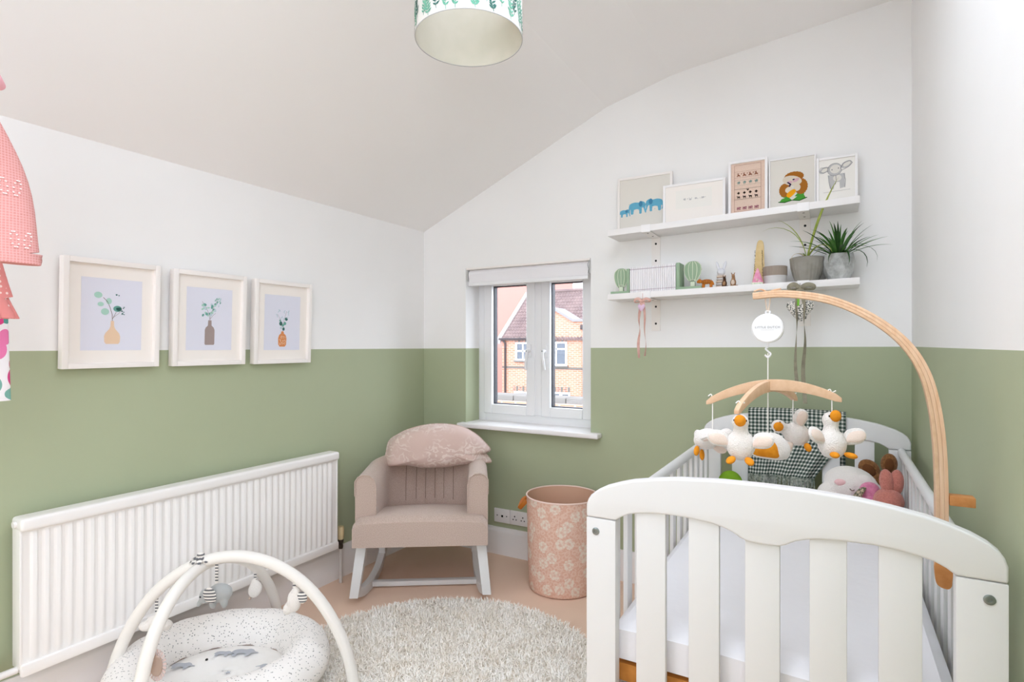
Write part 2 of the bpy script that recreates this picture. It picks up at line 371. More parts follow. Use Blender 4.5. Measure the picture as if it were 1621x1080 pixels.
def cat2(pts, n=6, closed=True): return [(p.x, p.y) for p in catmull([(a, b, 0) for a, b in pts], n, closed)]
def T(x=0, y=0, z=0): return Matrix.Translation((x, y, z))
def RZ(a): return Matrix.Rotation(a, 4, 'Z')
def RX(a): return Matrix.Rotation(a, 4, 'X')
def RYm(a): return Matrix.Rotation(a, 4, 'Y')

# ================================================================ THE ROOM
CP = [(0, 1.955), (.337, 2.104), (.914, 2.358), (1.15, 2.462), (1.26, 2.510), (1.34, 2.538), (1.42, 2.558), (1.50, 2.573), (1.60, 2.588), (1.703, 2.600), (1.974, 2.627), (2.56, 2.687)]
def ceil_z(x):
    for (a, b), (c, d) in zip(CP, CP[1:]):
        if a <= x <= c: return b+(d-b)*(x-a)/(c-a)
    return CP[-1][1]
WX0, WX1, WZ0, WZ1 = .325, 1.141, .760, 1.702
g = G()
x0, x1 = -.1, 2.66
def top(a, b): return [(a, ceil_z(max(a, 0))+.02)]+[(x, z+.02) for x, z in CP if a < x < b]+[(b, ceil_z(min(b, 2.56))+.02)]
g.prism([(x0, -.05), (WX0, -.05)]+top(x0, WX0)[::-1], 0, .30)
g.prism([(WX1, -.05), (x1, -.05)]+top(WX1, x1)[::-1], 0, .30)
g.prism([(WX0, -.05), (WX1, -.05), (WX1, WZ0-.026), (WX0, WZ0-.026)], 0, .30)
g.prism([(WX0, WZ1), (WX1, WZ1)]+top(WX0, WX1)[::-1], 0, .30)
struct(g.build('wall_back', 'paint_back', smooth=False))
struct(G().box((-.1, RY, -.05), (0, 0, 1.99)).build('wall_left', 'paint_left', smooth=False))
a, b, c, d = RS
struct(G().box((2.56, RY, -.05), (2.66, a, 2.72)).box((2.56, b, -.05), (2.66, 0, 2.72)).box((2.56, a, -.05), (2.66, b, c)).box((2.56, a, d), (2.66, b, 2.72)).build('wall_right', 'paint_right', smooth=False))
g = G(); a, b, c, d = RW
g.box((-.1, RY-.15, -.05), (a, RY, 2.75)).box((b, RY-.15, -.05), (2.66, RY, 2.75)).box((a, RY-.15, -.05), (b, RY, c)).box((a, RY-.15, d), (b, RY, 2.75))
struct(g.build('wall_rear', 'paint_back', smooth=False))
def cprof(a, b): return [(a, ceil_z(max(a, 0))-(.0433 if a < 0 else 0))]+[(x, z) for x, z in CP if a < x < b]+[(b, ceil_z(min(b, 2.56)))]+[(b, 2.86), (a, 2.16 if a < 0 else 2.86)]
g = G(); g.prism(cprof(-.1, 2.66), SK[3], 0).prism(cprof(-.1, 2.66), RY-.15, SK[2]).prism(cprof(-.1, SK[0]), SK[2], SK[3]).prism(cprof(SK[1], 2.66), SK[2], SK[3])
struct(g.build('ceiling', 'ceiling_paint'))
struct(G().box((-.1, RY-.15, -.08), (2.66, .30, 0)).build('floor', 'carpet', smooth=False))
def skirting(h, t=.018): return [(0, 0), (t, 0), (t, h-.03), (t*.8, h-.018), (t*.45, h-.01), (t*.4, h), (0, h)]
struct(G().prism([(x, z) for x, z in skirting(.168)], RY, 0, 'xz').build('baseboard_left', 'gloss_white'))
struct(G().prism([(-x, z) for x, z in skirting(.158)], .018, 2.542, 'yz').build('baseboard_back', 'gloss_white'))
struct(G().prism([(2.56-x, z) for x, z in skirting(.158)], RY, 0, 'xz').build('baseboard_right', 'gloss_white'))

# ---- casement window
win = bpy.data.objects.new('window_1', None); COL.objects.link(win); win.location = (.733, .16, WZ0); win['kind'] = 'structure'
win['label'] = 'white double casement window in a deep reveal'
FY0, FY1 = .145, .215
def ring(g, x0, x1, z0, z1, w, y0, y1):
    return g.box((x0, y0, z0), (x0+w, y1, z1)).box((x1-w, y0, z0), (x1, y1, z1)).box((x0+w, y0, z0), (x1-w, y1, z0+w)).box((x0+w, y0, z1-w), (x1-w, y1, z1))
XM0, XM1 = .727, .777
ring(G(), WX0, WX1, WZ0, WZ1, .052, FY0, FY1).build('frame', 'upvc', win, bevel=.004)
G().box((XM0, FY0-.006, WZ0+.05), (XM1, FY1, WZ1-.05)).build('mullion', 'upvc', win, bevel=.006)
for i, (a, b) in enumerate(((WX0+.046, XM0+.004), (XM1-.004, WX1-.046))):
    z0, z1 = WZ0+.046, WZ1-.046
    sash = ring(G(), a, b, z0, z1, .058, FY0-.014, FY1-.01).build('sash', 'upvc', win, bevel=.007, bseg=3)
    gx0, gx1, gz0, gz1 = a+.058, b-.058, z0+.058, z1-.058
    ring(G(), gx0, gx1, gz0, gz1, .005, FY0+.012, FY0+.05).build('gasket', 'dark_seal', sash)
    G().box((gx0, FY0+.022, gz0), (gx1, FY0+.027, gz1)).build('pane', 'pane_glass', sash)
    hx = XM0-.028 if i == 0 else XM1+.028
    h = G().box((hx-.011, FY0-.024, 1.155), (hx+.011, FY0-.013, 1.235))
    h.tube([(hx, FY0-.02, 1.195), (hx, FY0-.05, 1.195)], .010, 12)
    h.build('handle', 'upvc', sash, bevel=.003)
    G().tube(catmull([(hx, FY0-.05, 1.205), (hx, FY0-.058, 1.17), (hx-(.006 if i == 0 else -.006), FY0-.056, 1.12), (hx-(.008 if i == 0 else -.008), FY0-.05, 1.085)]), .0085, 10).build('handle_lever', 'upvc', sash)
    G().lathe([(0, 0), (.004, 0), (.004, .003), (0, .003)], seg=12, M=T(hx, FY0-.061, 1.195) @ RX(PI/2)).build('lock_button', 'steel', sash)
G().prism([(.300, -.065), (1.205, -.065), (1.205, 0), (WX1, 0), (WX1, FY0+.01), (WX0, FY0+.01), (WX0, 0), (.300, 0)], WZ0-.026, WZ0+.001, 'xy').build('sill', 'sill_white', win, bevel=.008, bseg=3)

w2 = bpy.data.objects.new('added_roof_window', None); COL.objects.link(w2); w2.location = ((SK[0]+SK[1])/2, (SK[2]+SK[3])/2, 2.80); w2['kind'] = 'structure'; w2['label'] = 'added white roof window, unseen above the camera, for fill light'  # added skylight, brings extra daylight down onto rug and mattress
a, b, c, d = SK
G().box((a, c, 2.78), (a+.05, d, 2.84)).box((b-.05, c, 2.78), (b, d, 2.84)).box((a+.05, c, 2.78), (b-.05, c+.05, 2.84)).box((a+.05, d-.05, 2.78), (b-.05, d, 2.84)).build('frame', 'upvc', w2, bevel=.004)
G().box((a+.05, c+.05, 2.81), (b-.05, d-.05, 2.815)).build('pane', 'pane_glass', w2)

# ---- roller blind at the head of the reveal
bl = thing('roller_blind', 'white roller blind rolled up at the top of the window', 'blind', (.733, .03, 1.60))
G().lathe([(0, .012), (.034, .012), (.034, .80), (0, .80)], seg=28, M=T(.328, .040, 1.660) @ RYm(PI/2)).build('roll', 'white_fabric', bl)
G().box((.345, .006, 1.598), (1.122, .012, 1.66)).build('fabric', 'white_fabric', bl)
G().box((.343, .000, 1.590), (1.124, .017, 1.612)).build('bottom_bar', 'upvc', bl, bevel=.005)
G().box((.330, -.004, 1.690), (1.138, .075, 1.7015)).build('headrail', 'frame_cream', bl, bevel=.002)
for x in (.327, 1.131): G().box((x, .002, 1.622), (x+.008, .075, 1.696)).build('bracket', 'rail_metal', bl, bevel=.003)
G().tube(catmull([(1.135, -.004, 1.69), (1.128, -.012, 1.665), (1.136, -.014, 1.64), (1.130, -.010, 1.62)]), .0018, 6).build('chain', 'steel', bl)

# ================================================================ OUTSIDE THE WINDOW
HY = 18.0; GZ = -2.8
struct(G().box((-40, .6, GZ-.1), (30, 60, GZ)).build('street', 'street', smooth=False))
hs = thing('brick_house', 'orange brick house with tiled roof and white windows across the street', 'house', (-8, HY, GZ))
G().prism([(-10.15, GZ), (-2.5, GZ), (-2.5, 2.20), (-6.81, 2.20), (-7.62, 2.70), (-8.43, 2.20), (-8.43, 1.52), (-10.15, 1.52)], HY, HY+.3).build('front_wall', 'brick_orange', hs, smooth=False)
G().box((-10.15, HY+.3, GZ), (-9.85, HY+5, 1.4)).build('side_wall', 'brick_orange', hs, smooth=False)
# roof: courses of pantiles, each course a stepped wavy strip
g = G(); rows = 16; cols = 56
for r in range(rows):
    y0 = HY-.12+2.62*r/rows; y1 = HY-.12+2.62*(r+1)/rows+.03
    def pt(i, y, lift): x = -10.2+7.7*i/(cols*4); return (x, y, 1.55+.85*(y-HY)+lift+.022*math.cos(2*PI*i/4))
    n = cols*4; o = len(g.v)
    g.v += [pt(i, y0, .05) for i in range(n+1)]+[pt(i, y1, .005) for i in range(n+1)]+[pt(i, y0, .0) for i in range(n+1)]
    g.f += [(o+i, o+i+1, o+n+2+i, o+n+1+i) for i in range(n)]+[(o+2*n+2+i, o+2*n+3+i, o+i+1, o+i) for i in range(n)]
rf = g.build('roof', 'roof_tile', hs, fix=False)
G().tube([(-10.2, HY+2.5, 3.70), (-2.5, HY+2.5, 3.70)], .10, 8).build('ridge', 'roof_tile', rf)
G().prism([(HY-.15, 1.50), (HY+2.5, 3.75), (HY+2.5, 3.55), (HY-.15, 1.30)], -10.35, -10.16, 'yz').build('verge', 'shingle_trim', rf, smooth=False)
G().prism([(HY+2.5, 3.68), (HY+5, 1.6), (HY+5, 1.4), (HY+2.5, 3.5)], -10.2, -2.5, 'yz').build('back_slope', 'roof_tile', rf, smooth=False)
# gablet coping and flat eaves band
G().prism([(-8.55, 2.20), (-7.62, 2.78), (-6.80, 2.29), (-2.5, 2.29), (-2.5, 2.19), (-6.83, 2.19), (-7.62, 2.66), (-8.55, 2.08)], HY-.10, HY+.9).build('coping', 'lead_grey', hs, smooth=False)
G().box((-10.25, HY-.16, 1.46), (-8.43, HY-.02, 1.55)).build('gutter', 'gutter_dark', hs, bevel=.02)
for px, zt in ((-9.97, 1.45), (-6.35, 1.95)):
    p = G().tube([(px, HY-.06, GZ), (px, HY-.06, zt-.12), (px-.1 if px < -8 else px, HY-.1, zt)], .045, 8).build('downpipe', 'gutter_dark', hs)
G().box((-6.47, HY-.16, 1.86), (-6.22, HY-.02, 2.06)).build('rainwater_hopper', 'gutter_dark', hs, bevel=.03)
G().box((-10.15, HY-.03, .26), (-2.5, HY+.01, .34)).build('string_course', 'stone_pale', hs, smooth=False)
def house_window(x0, x1, z0, z1, bars):
    w = ring(G(), x0, x1, z0, z1, .07, HY-.05, HY+.02)
    for b in bars: w.box(b[0], b[1])
    o = w.build('window', 'upvc', hs, smooth=False)
    G().box((x0+.06, HY-.012, z0+.06), (x1-.06, HY-.004, z1-.06)).build('pane', 'house_glass', o, smooth=False)
    G().box((x0-.06, HY-.09, z0-.06), (x1+.06, HY, z0)).build('window_sill', 'stone_pale', o, smooth=False)
    n = int((x1-x0+.1)/.15)
    for k in range(n):
        xa = x0-.05+(x1-x0+.1)*k/n
        brick0 = G().box((xa, HY-.02, z1), (xa+(x1-x0+.1)/n*.55, HY+.01, z1+.22)).build('brick', 'stone_pale' if k % 2 else 'brick_red', o, smooth=False)
house_window(-9.47, -8.75, .59, 1.36, [((-9.40, HY-.045, .96), (-8.8, HY+.01, 1.02)), ((-9.14, HY-.045, .62), (-9.08, HY+.01, 1.3))])
house_window(-8.05, -7.09, .40, 1.38, [((-7.98, HY-.045, 1.05), (-7.16, HY+.01, 1.11)), ((-7.60, HY-.045, .46), (-7.54, HY+.01, 1.32))])
house_window(-9.55, -8.6, -1.9, -.72, [((-9.45, HY-.045, -1.02), (-8.65, HY+.01, -.96))])
house_window(-8.1, -6.95, -1.9, -.68, [((-8.0, HY-.045, -1.0), (-7.0, HY+.01, -.94)), ((-7.42, HY-.045, -1.8), (-7.30, HY+.01, -.75))])
g = G().tube([(-9.16, HY+2.5, 3.7), (-9.16, HY+2.5, 5.0)], .02, 6).tube([(-9.5, HY+2.5, 4.9), (-8.8, HY+2.5, 4.75)], .015, 6)
for k in range(5): g.tube([(-9.45+.15*k, HY+2.4, 4.89-.03*k), (-9.45+.15*k, HY+2.6, 4.89-.03*k)], .01, 5)
g.build('aerial', 'lead_grey', hs)
rb = thing('red_building', 'tall red rendered gable wall behind the brick house', 'building', (-14, 23, GZ))
G().box((-22, 23, GZ), (-11.2, 28, 7.5)).build('wall', 'red_render', rb, smooth=False)
G().box((-22.2, 22.9, 7.5), (-11.0, 28.2, 7.7)).build('parapet', 'stone_pale', rb, smooth=False)
gw = thing('boundary_wall', 'low brick boundary wall with pale stone coping below the window', 'wall', (-1, 4, GZ))
G().box((-4, 4.03, GZ), (2.5, 4.25, .40)).build('brickwork', 'brick_red', gw, smooth=False)
G().box((-4, 3.98, .40), (2.5, 4.30, .455)).build('tile_course', 'brick_orange', gw, smooth=False)
for k in range(8): G().box((-4+.8*k+.006, 3.96, .455), (-4+.8*k+.794, 4.32, .53)).build('coping_stone', 'stone_pale', gw, bevel=.01)

# ================================================================ LEFT WALL
# ---- radiator
RX0, RY0, RY1, RZ0, RZ1 = .035, -2.090, -.806, .20, .69
rad = thing('radiator', 'long white panel radiator with vertical flutes on the left wall', 'radiator', (.06, (RY0+RY1)/2, RZ0))
g = G(); n = 39; pts = []
p = (RY1-RY0-.05)/n
prof = [(RY0, .086), (RY0+.012, .086)]
for k in range(n):
    a = RY0+.025+k*p; prof += [(a, .084), (a+p*.20, .0925), (a+p*.53, .0925), (a+p*.73, .084)]
prof += [(RY1-.025, .084), (RY1-.012, .086), (RY1, .086)]
zs = [(RZ0, 0), (RZ0+.035, 0), (RZ0+.05, 1), (RZ1-.055, 1), (RZ1-.045, 0), (RZ1-.03, 0)]
vs = []; fs = []
for z, k in zs: vs += [((.088 if not k else x), y, z) for y, x in prof]
m = len(prof)
for j in range(len(zs)-1):
    for i in range(m-1): fs.append((j*m+i, j*m+i+1, (j+1)*m+i+1, (j+1)*m+i))
o = len(vs); fs += [tuple(range(m))[::-1]] if 0 else []
g.add(vs, fs); g.build('panel', 'radiator_white', rad, fix=True)
G().box((.045, RY0+.004, RZ0+.004), (.083, RY1-.004, RZ1-.03)).build('back_panel', 'radiator_white', rad)
G().box((.030, RY0-.003, RZ1-.042), (.104, RY1+.003, RZ1)).build('top_cover', 'radiator_white', rad, bevel=.014, bseg=4)
for y in (RY0-.002, RY1-.006): G().box((.036, y, RZ0+.02), (.090, y+.008, RZ1-.03)).build('end_cap', 'radiator_white', rad, bevel=.003)
G().box((.080, RY0, RZ0-.003), (.100, RY1, RZ0+.034)).build('bottom_rail', 'radiator_white', rad, bevel=.006)
G().lathe([(0, 0), (.010, 0), (.010, .008), (0, .008)], seg=14, M=T(.066, RY0-.003, RZ1-.02) @ RX(PI/2)).build('bleed_plug', 'gloss_white', rad)
for y in (-1.9, -1.0): G().box((0, y-.02, .3), (.046, y+.02, .62)).build('wall_bracket', 'radiator_white', rad)
v = G().lathe([(0, .178), (.010, .178), (.012, .19), (.010, .205), (.014, .212), (.014, .226), (0, .226)], (.066, -.762, 0), 16)
v.tube([(.066, -.806, .205), (.066, -.762, .205)], .009, 10); v.build('valve_body', 'brass_dark', rad)
G().lathe([(0, .226), (.013, .226), (.0155, .234), (.0165, .28), (.0145, .292), (0, .292)], (.066, -.762, 0), 20).build('valve_cap', 'valve_cream', rad)
G().tube([(.066, -.762, .18), (.066, -.762, .002)], .0085, 12).build('pipe', 'copper_painted', rad)
v = G().lathe([(0, .165), (.010, .165), (.013, .18), (.013, .215), (.017, .222), (.017, .262), (.012, .27), (0, .27)], (.066, -2.150, 0), 16)
v.tube([(.066, -2.090, .215), (.066, -2.150, .215)], .011, 10); v.build('lockshield_valve', 'gloss_white', rad)
G().tube([(.066, -2.150, .17), (.066, -2.150, .002)], .0085, 12).build('pipe', 'gloss_white', rad)

# ---- flat print decals: polygons lying proud of a sheet by fractions of a millimetre
def decal(name, items, m, parent, O, A, B, N, lift=.0004, world=True):
    g = G(); O, A, B, N = Vector(O), Vector(A), Vector(B), Vector(N)
    for k, poly in enumerate(items):
        o = len(g.v); off = lift+.00003*k
        g.v += [tuple(O+A*a+B*b+N*off) for a, b in poly]; g.f.append(tuple(range(o, o+len(poly))))
    return g.build(name, m, parent, fix=False, smooth=False, world=world)
def ov(cx, cy, rx, ry, ang=0, n=16):
    c, s = math.cos(ang), math.sin(ang)
    return [(cx+rx*math.cos(2*PI*k/n)*c-ry*math.sin(2*PI*k/n)*s, cy+rx*math.cos(2*PI*k/n)*s+ry*math.sin(2*PI*k/n)*c) for k in range(n)]
def stroke(pts, w):
    out = []; back = []
    P = [Vector((a, b)) for a, b in pts]
    for i, p in enumerate(P):
        d = (P[min(i+1, len(P)-1)]-P[max(i-1, 0)]).normalized(); nn = Vector((-d.y, d.x))*w/2
        out.append(tuple(p+nn)); back.append(tuple(p-nn))
    return [(out[i], out[i+1], back[i+1], back[i]) for i in range(len(P)-1)]
def mirror(half): return half+[(-a, b) for a, b in half[::-1]]

# ---- three framed botanical prints, hung leaning slightly off the wall at the top
def frame_parts(t, W, H, bar, dep, fm, mount=None, mt='mount', sheet=None, shm=None):
    # local: width along +Y(left wall) handled by rotation; here x = width, z = height, face towards -y, back at y=0
    for a, b in (((-W/2, -dep, 0), (-W/2+bar, 0, H)), ((W/2-bar, -dep, 0), (W/2, 0, H))): G().box(a, b).build('frame_side', fm, t, bevel=.0015, world=False)
    for a, b in (((-W/2+bar, -dep, 0), (W/2-bar, 0, bar)), ((-W/2+bar, -dep, H-bar), (W/2-bar, 0, H))): G().box(a, b).build('frame_rail', fm, t, bevel=.0015, world=False)
    yb = -dep*.45
    if mount:
        G().box((-W/2+bar*.8, yb-.0015, bar*.8), (W/2-bar*.8, yb+.003, H-bar*.8)).build('mount', mt, t, world=False)
        x0, x1, z0, z1 = mount
        s = G().box((x0, yb-.0019, z0), (x1, yb-.0014, z1)).build('print', shm, t, world=False); yb -= .0019
    else: s = G().box((-W/2+bar*.8, yb-.0015, bar*.8), (W/2-bar*.8, yb+.003, H-bar*.8)).build('print', shm, t, world=False); yb -= .0015
    return s, yb
def dec(s, yb, name, items, m): return decal(name, items, m, s, (0, yb, 0), (1, 0, 0), (0, 0, 1), (0, -1, 0), world=False)
PW, PH = .312, .383
for i, (yc, zb) in enumerate(((-1.806, 1.150), (-1.443, 1.148), (-1.088, 1.146))):
    t = thing('picture_frame', ['cream framed print of a round peach bottle with large eucalyptus leaves', 'cream framed print of a tall taupe bottle with small blue-green leaves', 'cream framed print of a slim orange patterned bottle with dark leaves'][i], 'picture', (.008, yc, zb), (math.radians(2.0), 0, PI/2), 'botanical prints above the radiator')
    s, yb = frame_parts(t, PW, PH, .018, .032, 'frame_cream', (-.098, .098, .062, .318), shm='paper_blue')
    if i == 0:
        bottle = [(-.020, .085), (.020, .085), (.025, .092), (.026, .112), (.022, .124), (.010, .138), (.006, .148), (.005, .168), (-.005, .168), (-.006, .148), (-.010, .138), (-.022, .124), (-.026, .112), (-.025, .092)]
        dec(s, yb, 'bottle_print', [bottle], 'ink_peach')
        dec(s, yb, 'stem_print', stroke([(0, .168), (-.001, .19), (-.008, .215), (-.016, .235), (-.03, .25)], .0016)+stroke([(0, .175), (.012, .20)], .0012)+stroke([(.002, .18), (.02, .195), (.03, .21)], .0008), 'ink_brown')
        dec(s, yb, 'leaf_print', [ov(-.046, .258, .013, .011), ov(-.024, .200, .013, .012), ov(-.012, .238, .009, .011), ov(-.038, .226, .010, .008)], 'leaf_a')
        dec(s, yb, 'leaf_print', [ov(.016, .212, .014, .011), ov(-.010, .24, .006, .008)], 'leaf_b')
        dec(s, yb, 'leaf_print', [ov(.020, .211, .009, .007)]+[ov(.03+.012*random.random(), .19+.03*random.random(), .0025, .0015) for _ in range(9)]+[ov(.012, .262, .003, .003), ov(.02, .26, .002, .002)], 'leaf_c')
    elif i == 1:
        bottle = [(-.018, .084), (.018, .084), (.021, .088), (.021, .146), (.017, .156), (.008, .164), (.007, .186), (-.007, .186), (-.008, .164), (-.017, .156), (-.021, .146), (-.021, .088)]
        dec(s, yb, 'bottle_print', [bottle], 'ink_taupe')
        dec(s, yb, 'stem_print', stroke([(0, .186), (-.004, .21), (-.02, .245), (-.034, .262)], .001)+stroke([(0, .188), (.006, .22), (.03, .27)], .001)+stroke([(0, .19), (.016, .21), (.024, .216)], .0009), 'ink_brown')
        for m_, sd in (('leaf_a', 1), ('leaf_b', 2), ('leaf_d', 3)):
            random.seed(sd); dec(s, yb, 'leaf_print', [ov(random.uniform(-.032, .022), random.uniform(.205, .255), random.uniform(.004, .008), random.uniform(.003, .006), random.uniform(0, 3)) for _ in range(9)]+[ov(random.uniform(.018, .046), random.uniform(.24, .28), .005, .0025, random.uniform(.4, 1.4)) for _ in range(5)], m_)
    else:
        bottle = [(-.014, .078), (.014, .078), (.022, .088), (.023, .118), (.018, .132), (.008, .140), (.006, .150), (-.006, .150), (-.008, .140), (-.018, .132), (-.023, .118), (-.022, .088)]
        b = dec(s, yb, 'bottle_print', [bottle], 'ink_orange')
        random.seed(4); dec(s, yb-.0003, 'bottle_pattern', [ov(random.uniform(-.018, .018), random.uniform(.085, .128), .0022, .0014, random.uniform(0, 3)) for _ in range(45)], 'ink_peach')
        dec(s, yb, 'stem_print', stroke([(0, .15), (.003, .18), (.012, .215), (.02, .245)], .001)+stroke([(0, .155), (-.01, .2), (-.03, .23)], .0008)+stroke([(0, .16), (-.008, .185)], .001), 'ink_brown')
        dec(s, yb, 'leaf_print', [ov(-.010, .186, .009, .010), ov(.020, .208, .008, .008), ov(.006, .161, .006, .008)], 'leaf_c')
        dec(s, yb, 'leaf_print', [ov(.012, .187, .008, .008, .4), ov(.002, .178, .006, .007), ov(-.014, .2, .005, .005)], 'leaf_b')
        random.seed(5); dec(s, yb, 'leaf_print', [ov(random.uniform(-.035, .034), random.uniform(.205, .25), .006, .0022, random.uniform(.4, 2.6)) for _ in range(16)]+[ov(-.008, .166, .007, .006)], 'leaf_d')
random.seed(11)

# ---- clothes on a wall rail just beyond the left edge of the picture
rl = thing('clothes_rail', 'metal clothes rail fixed to the left wall above the pink clothes', 'rail', (.02, -2.49, 1.80))
G().tube([(0, -2.49, 1.80), (1.05, -2.49, 1.80)], .012, 12).build('bar', 'rail_metal', rl)
G().lathe([(0, 0), (.035, 0), (.035, .01), (0, .01)], seg=20, M=T(0, -2.49, 1.80) @ RYm(PI/2)).build('flange', 'rail_metal', rl)
def hanger(x, z=1.80, half=.09):
    h = G().tube(catmull([(x, -2.49-half, z-.155), (x, -2.49-half*.5, z-.105), (x, -2.49, z-.075), (x, -2.49+half*.5, z-.105), (x, -2.49+half, z-.155)]), .006, 8)
    h.tube(catmull([(x, -2.49, z-.075), (x, -2.49, z-.03), (x, -2.509, z+.0), (x, -2.49, z+.0135), (x, -2.474, z+.003)]), .002, 6); return h
def sleeve(g, x, y0, z0, y1, z1, r0, r1, dx=.45, seg=20, n=10, bul=0):
    vs = []
    for j in range(n+1):
        t_ = j/n; c = Vector((x, y0+(y1-y0)*t_+bul*math.sin(PI*t_), z0+(z1-z0)*t_)); r = r0+(r1-r0)*t_
        d = Vector((0, y1-y0, z1-z0)).normalized(); w = Vector((0, -d.z, d.y))
        w = -w if w.y < 0 else w
        for k in range(seg):
            a = 2*PI*k/seg; wob = 1+.05*math.sin(3*a+5*t_)
            vs.append(c+w*(r*math.cos(a)*wob)+Vector((1, 0, 0))*(r*dx*math.sin(a)*wob))
    fs = [(j*seg+k, j*seg+(k+1) % seg, (j+1)*seg+(k+1) % seg, (j+1)*seg+k) for j in range(n) for k in range(seg)]
    fs += [tuple(range(seg))[::-1], tuple(range(n*seg, (n+1)*seg))]
    return g.add(vs, fs)
def torso(g, x, z1, z0, w1, w0, d=.035, n=8, seg=28):
    vs = []
    for j in range(n+1):
        t_ = j/n; w = w1+(w0-w1)*t_; z = z1+(z0-z1)*t_
        for k in range(seg):
            a = 2*PI*k/seg; vs.append((x+d*math.sin(a)*(1+.12*math.sin(5*a)), -2.49+w*math.cos(a), z+(-.05*abs(math.cos(a))**1.5*(1-t_))))
    fs = [(j*seg+k, j*seg+(k+1) % seg, (j+1)*seg+(k+1) % seg, (j+1)*seg+k) for j in range(n) for k in range(seg)]
    fs += [tuple(range(seg))[::-1], tuple(range(n*seg, (n+1)*seg))]
    return g.add(vs, fs)
sw = thing('pink_cardigan', 'pink waffle knit cardigan with white stitched outlines hanging at the left edge', 'clothing', (.80, -2.49, 1.38))
hanger(.80).build('hanger', 'wood_pale', sw)
torso(G(), .80, 1.715, 1.40, .12, .13).build('body', 'waffle_pink', sw)
sl = sleeve(G(), .815, -2.425, 1.705, -2.352, 1.415, .035, .047, bul=.022).build('sleeve', 'waffle_pink', sw)
sleeve(G(), .815, -2.555, 1.685, -2.615, 1.415, .045, .056).build('sleeve', 'waffle_pink', sw)
sleeve(G(), .815, -2.351, 1.420, -2.351, 1.398, .0478, .0478, n=2).build('cuff', 'waffle_pink', sl)
random.seed(3); st = []
for cy, cz in ((-2.362, 1.55), (-2.345, 1.445)):
    for (ex, ph) in ((-.011, .2), (.011, -.2)):
        for k in range(10):
            a = 2*PI*k/10; st.append((cy+ex+.006*math.cos(a)-ph*.012*math.sin(a), cz+.016*math.sin(a)))
g = G()
for (yy, zz) in st:
    t_ = (1.705-zz)/.29; yc = -2.425+.073*t_+.022*math.sin(PI*t_); r = .035+.012*t_; q = max(0, 1-((yy-yc)/r)**2)**.5
    g.ell((.815+r*.45*q+.0025, yy, zz), (.0012, .0022, .0016), seg=6, rings=4)
g.build('stitched_outline', 'embroidery_white', sl)
dr = thing('dotted_top', 'pink dotted frilled top hanging behind the waffle cardigan', 'clothing', (.66, -2.49, 1.25))
hanger(.66).build('hanger', 'wood_pale', dr)
torso(G(), .66, 1.715, 1.32, .12, .13, .03).build('body', 'dotted_pink', dr)
sleeve(G(), .66, -2.42, 1.67, -2.337, 1.33, .04, .040).build('sleeve', 'dotted_pink', dr)
sleeve(G(), .66, -2.56, 1.67, -2.643, 1.33, .04, .040).build('sleeve', 'dotted_pink', dr)
g = G(); n = 64
g.grid(lambda u, v: (.66+(.036+.012*v)*math.sin(2*PI*u)+.004*math.sin(2*PI*u*18)*v, -2.49+(.178+.020*v)*math.cos(2*PI*u)+.004*math.cos(2*PI*u*18)*v, 1.345-.055*v), 144, 3)
g.build('frill', 'dotted_pink', dr, solid=.002)
fd = thing('floral_dress', 'white dress with pink and teal flowers hanging lowest at the left edge', 'clothing', (.52, -2.49, 1.05))
hanger(.52).build('hanger', 'wood_pale', fd)
torso(G(), .52, 1.715, 1.42, .11, .12, .03).build('bodice', 'pink_plain', fd)
g = G(); g.grid(lambda u, v: (.52+(.03+.045*v)*math.sin(2*PI*u)*(1+.10*math.sin(2*PI*u*9)*v), -2.49+(.12+.105*min(1, v*3)**.8)*math.cos(2*PI*u)*(1+.03*math.sin(2*PI*u*9)*v), 1.43-.335*v), 108, 10)
g.build('skirt', 'floral_dress', fd, solid=.002)
hd = thing('pink_hat', 'pale pink fabric bonnet on the end of the clothes rail', 'clothing', (.93, -2.47, 1.665))
G().puff(cat2([(-.06, 0), (-.05, .06), (0, .085), (.05, .075), (.085, .03), (.092, .012), (.07, .0), (0, -.01)], 5), .04, M=T(.93, -2.493, 1.700) @ RZ(PI/2)).build('crown', 'pink_plain', hd)
G().tube(catmull([(.93, -2.49, 1.775), (.93, -2.505, 1.80), (.93, -2.49, 1.814), (.93, -2.478, 1.80), (.93, -2.488, 1.778)]), .002, 6).build('loop', 'pink_plain', hd)

